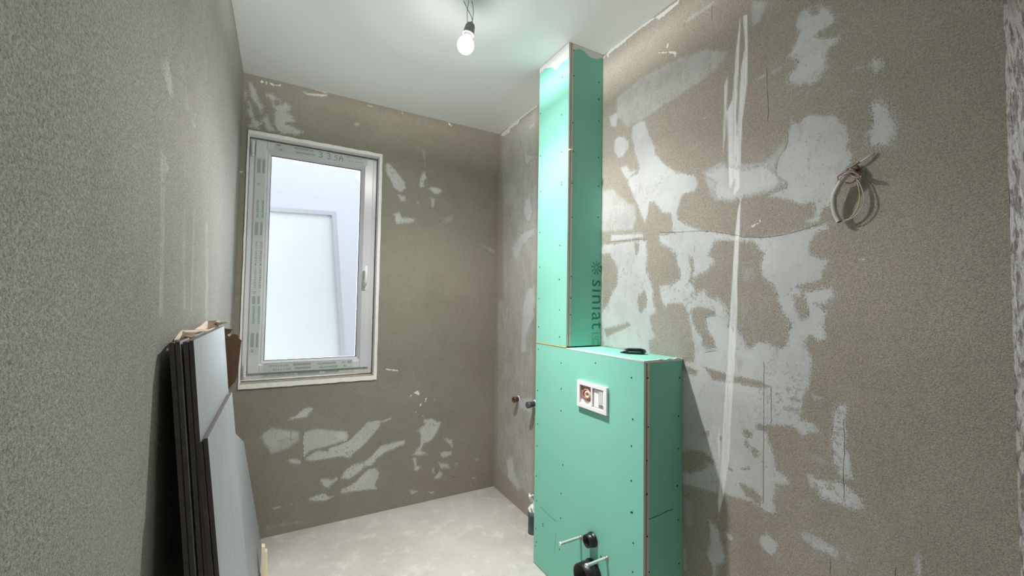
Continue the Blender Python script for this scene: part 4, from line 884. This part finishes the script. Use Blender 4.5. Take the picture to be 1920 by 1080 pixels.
# torn tongues above the tiles
def tongue(pix, off, xpl, m_): b = MB(); b.prism([tuple(hit(x, y, 0, xpl)) for x, y in pix], (off, 0, 0)); return b.build('torn_flap', M[m_], card)
T3 = lambda p: P(280, 580, 4.32, p)
def tong2(pix, ys, m_):                                     # flap folded over the top of the stack, each corner at its own distance
    b = MB(); pts = [CAM+ray(*q)*((y-CAM[1])/ray(*q)[1]) for q, y in zip(pix, ys)]; a = [b.bm.verts.new(tuple(p)) for p in pts]; c = [b.bm.verts.new((p[0], p[1], p[2]-.0025)) for p in pts]
    n = len(a); cen = sum((Vector(p) for p in pts), Vector())/n; va = b.bm.verts.new(cen); vc = b.bm.verts.new(cen-Vector((0, 0, .0025)))
    for i in range(n):
        j = (i+1) % n; b.bm.faces.new((a[i], a[j], va)); b.bm.faces.new((c[j], c[i], vc)); b.bm.faces.new((a[i], c[i], c[j], a[j]))
    b.build('torn_flap', M[m_], card)
tong2(T3([(285,215),(300,180),(420,165),(400,200),(370,215),(340,225)]), [1.22,1.25,1.45,1.4,1.3,1.24], 'cardboard')
tong2(T3([(270,170),(300,168),(430,168),(480,175),(420,180),(300,180)]), [1.22,1.25,1.45,1.5,1.42,1.24], 'card_lt')
tong2(T3([(370,160),(420,130),(465,92),(480,100),(470,150),(440,160)]), [1.4,1.5,1.62,1.64,1.6,1.5], 'card_lt')
tong2(T3([(465,95),(560,88),(575,105),(555,140),(470,155)]), [1.62,1.70,1.72,1.70,1.6], 'cardboard')
tong2(T3([(540,95),(560,88),(580,108),(652,96),(560,125)]), [1.66,1.68,1.70,1.74,1.70], 'card_lt')
tong2(T3([(200,245),(250,180),(270,165),(265,200),(240,240)]), [1.15,1.2,1.24,1.2,1.16], 'card_lt')
tong2(T3([(430,165),(590,150),(470,172)]), [1.5,1.72,1.5], 'card_lt')

# ------------------------------------------------------------------ bulb
Pb = Vector(CAM + BULB_T*ray(873, 85)); ps = Vector(CAM + (BULB_T-.0)*ray(881, 52)); ax_ = (ps-Pb).normalized()
bulb = thing('light_bulb', Pb, 'glowing white bulb on a grey lampholder hanging from the ceiling', 'light bulb')
rb = 15.5*BULB_T/FPX
b = MB(); prof = [(0, -rb)] + [(rb*math.sin(a), -rb*math.cos(a)) for a in np.linspace(.15, 2.45, 18)] + [(rb*.52, rb*1.0), (rb*.5, rb*1.1)]
b.lathe(Pb, ax_, prof, 32); gb = b.build('bulb_globe', M['glow'], bulb)
b = MB(); b.lathe(Pb, ax_, [(rb*.52, rb*.82), (rb*.56, rb*1.05), (rb*.60, rb*1.55), (0, rb*1.55)], 28); b.build('bulb_neck', M['plastic_w'], bulb)
b = MB(); b.lathe(Pb, ax_, [(rb*.50, rb*1.42), (rb*.72, rb*1.42), (rb*.74, rb*1.52), (rb*.66, rb*1.6), (rb*.58, rb*2.35), (rb*.48, rb*2.62), (rb*.3, rb*2.66), (0, rb*2.66)], 28); lh = b.build('lampholder', M['socket'], bulb)
b = MB(); b.lathe(Pb, ax_, [(rb*.5, rb*1.36), (rb*.71, rb*1.36), (rb*.73, rb*1.44), (rb*.5, rb*1.44)], 28); b.build('holder_rim', M['plastic_w'], lh)
b = MB(); q1 = Pb+ax_*rb*2.6; b.tube([q1, q1+ax_*rb*.35], rb*.1, 10); b.build('terminal_screw', M['chrome'], lh)
zc = H-.0005
def atc(px, py, dd=0.0): return Vector(CAM+(BULB_T+dd)*ray(px, py))
dirz = Vector((0, 0, 1))
for pts in ([(886.3,46),(884,32),(877,18),(872,4)], [(876.5,44),(876,22),(878,8),(878.5,4)], [(885.5,42),(887.5,22),(886,8),(885,4)]):
    pp = [atc(*p) for p in pts]; last = pp[-1]; top = Vector((Pb.x+(last.x-Pb.x)*.3, Pb.y+.01, zc))
    pp = pp[:-1] + [Vector(hit(pts[-1][0]+.5*(pts[-1][0]-pts[-2][0]), 2, 2, zc))]
    b = MB(); b.tube(smooth(pp, 5), .0013, 8); b.build('wire', M['wire_dark'], bulb)
lt = bpy.data.lights.new('bulb_light', 'POINT'); lt.energy = BULB_W; lt.color = (1, .985, .968); lt.shadow_soft_size = rb*.7
lo = bpy.data.objects.new('bulb_light', lt); COL.objects.link(lo); lo.location = Pb+ax_*0
lo.parent = bulb; lo.matrix_parent_inverse = Matrix.Translation(-Pb)
# output shaped by hand to even out ceiling and walls, most light goes downwards
lt.use_nodes = True; nt = lt.node_tree; em = nt.nodes['Emission']
ge = nt.nodes.new('ShaderNodeNewGeometry'); sx_ = nt.nodes.new('ShaderNodeSeparateXYZ'); nt.links.new(ge.outputs['Incoming'], sx_.inputs[0])
fc = nt.nodes.new('ShaderNodeFloatCurve'); cv = fc.mapping.curves[0]
prof_ = [(-1, 6.4), (-.95, 5.4), (-.87, 2.6), (-.75, 1.7), (-.62, 1.5), (-.4, .55), (-.1, .24), (.12, .72), (.3, .17), (.5, .05), (1, .006)]
fc.mapping.use_clip = False
while len(cv.points) < len(prof_): cv.points.new(.5, .5)
for p_, (a_, v_) in zip(cv.points, prof_): p_.location = ((a_+1)/2, v_/8); p_.handle_type = 'VECTOR'
fc.mapping.update()
nt.links.new(math_(nt, 'MULTIPLY_ADD', sx_.outputs[2], .5, .5), fc.inputs['Value'])
nt.links.new(math_(nt, 'MULTIPLY', fc.outputs[0], 8.0), em.inputs['Strength'])
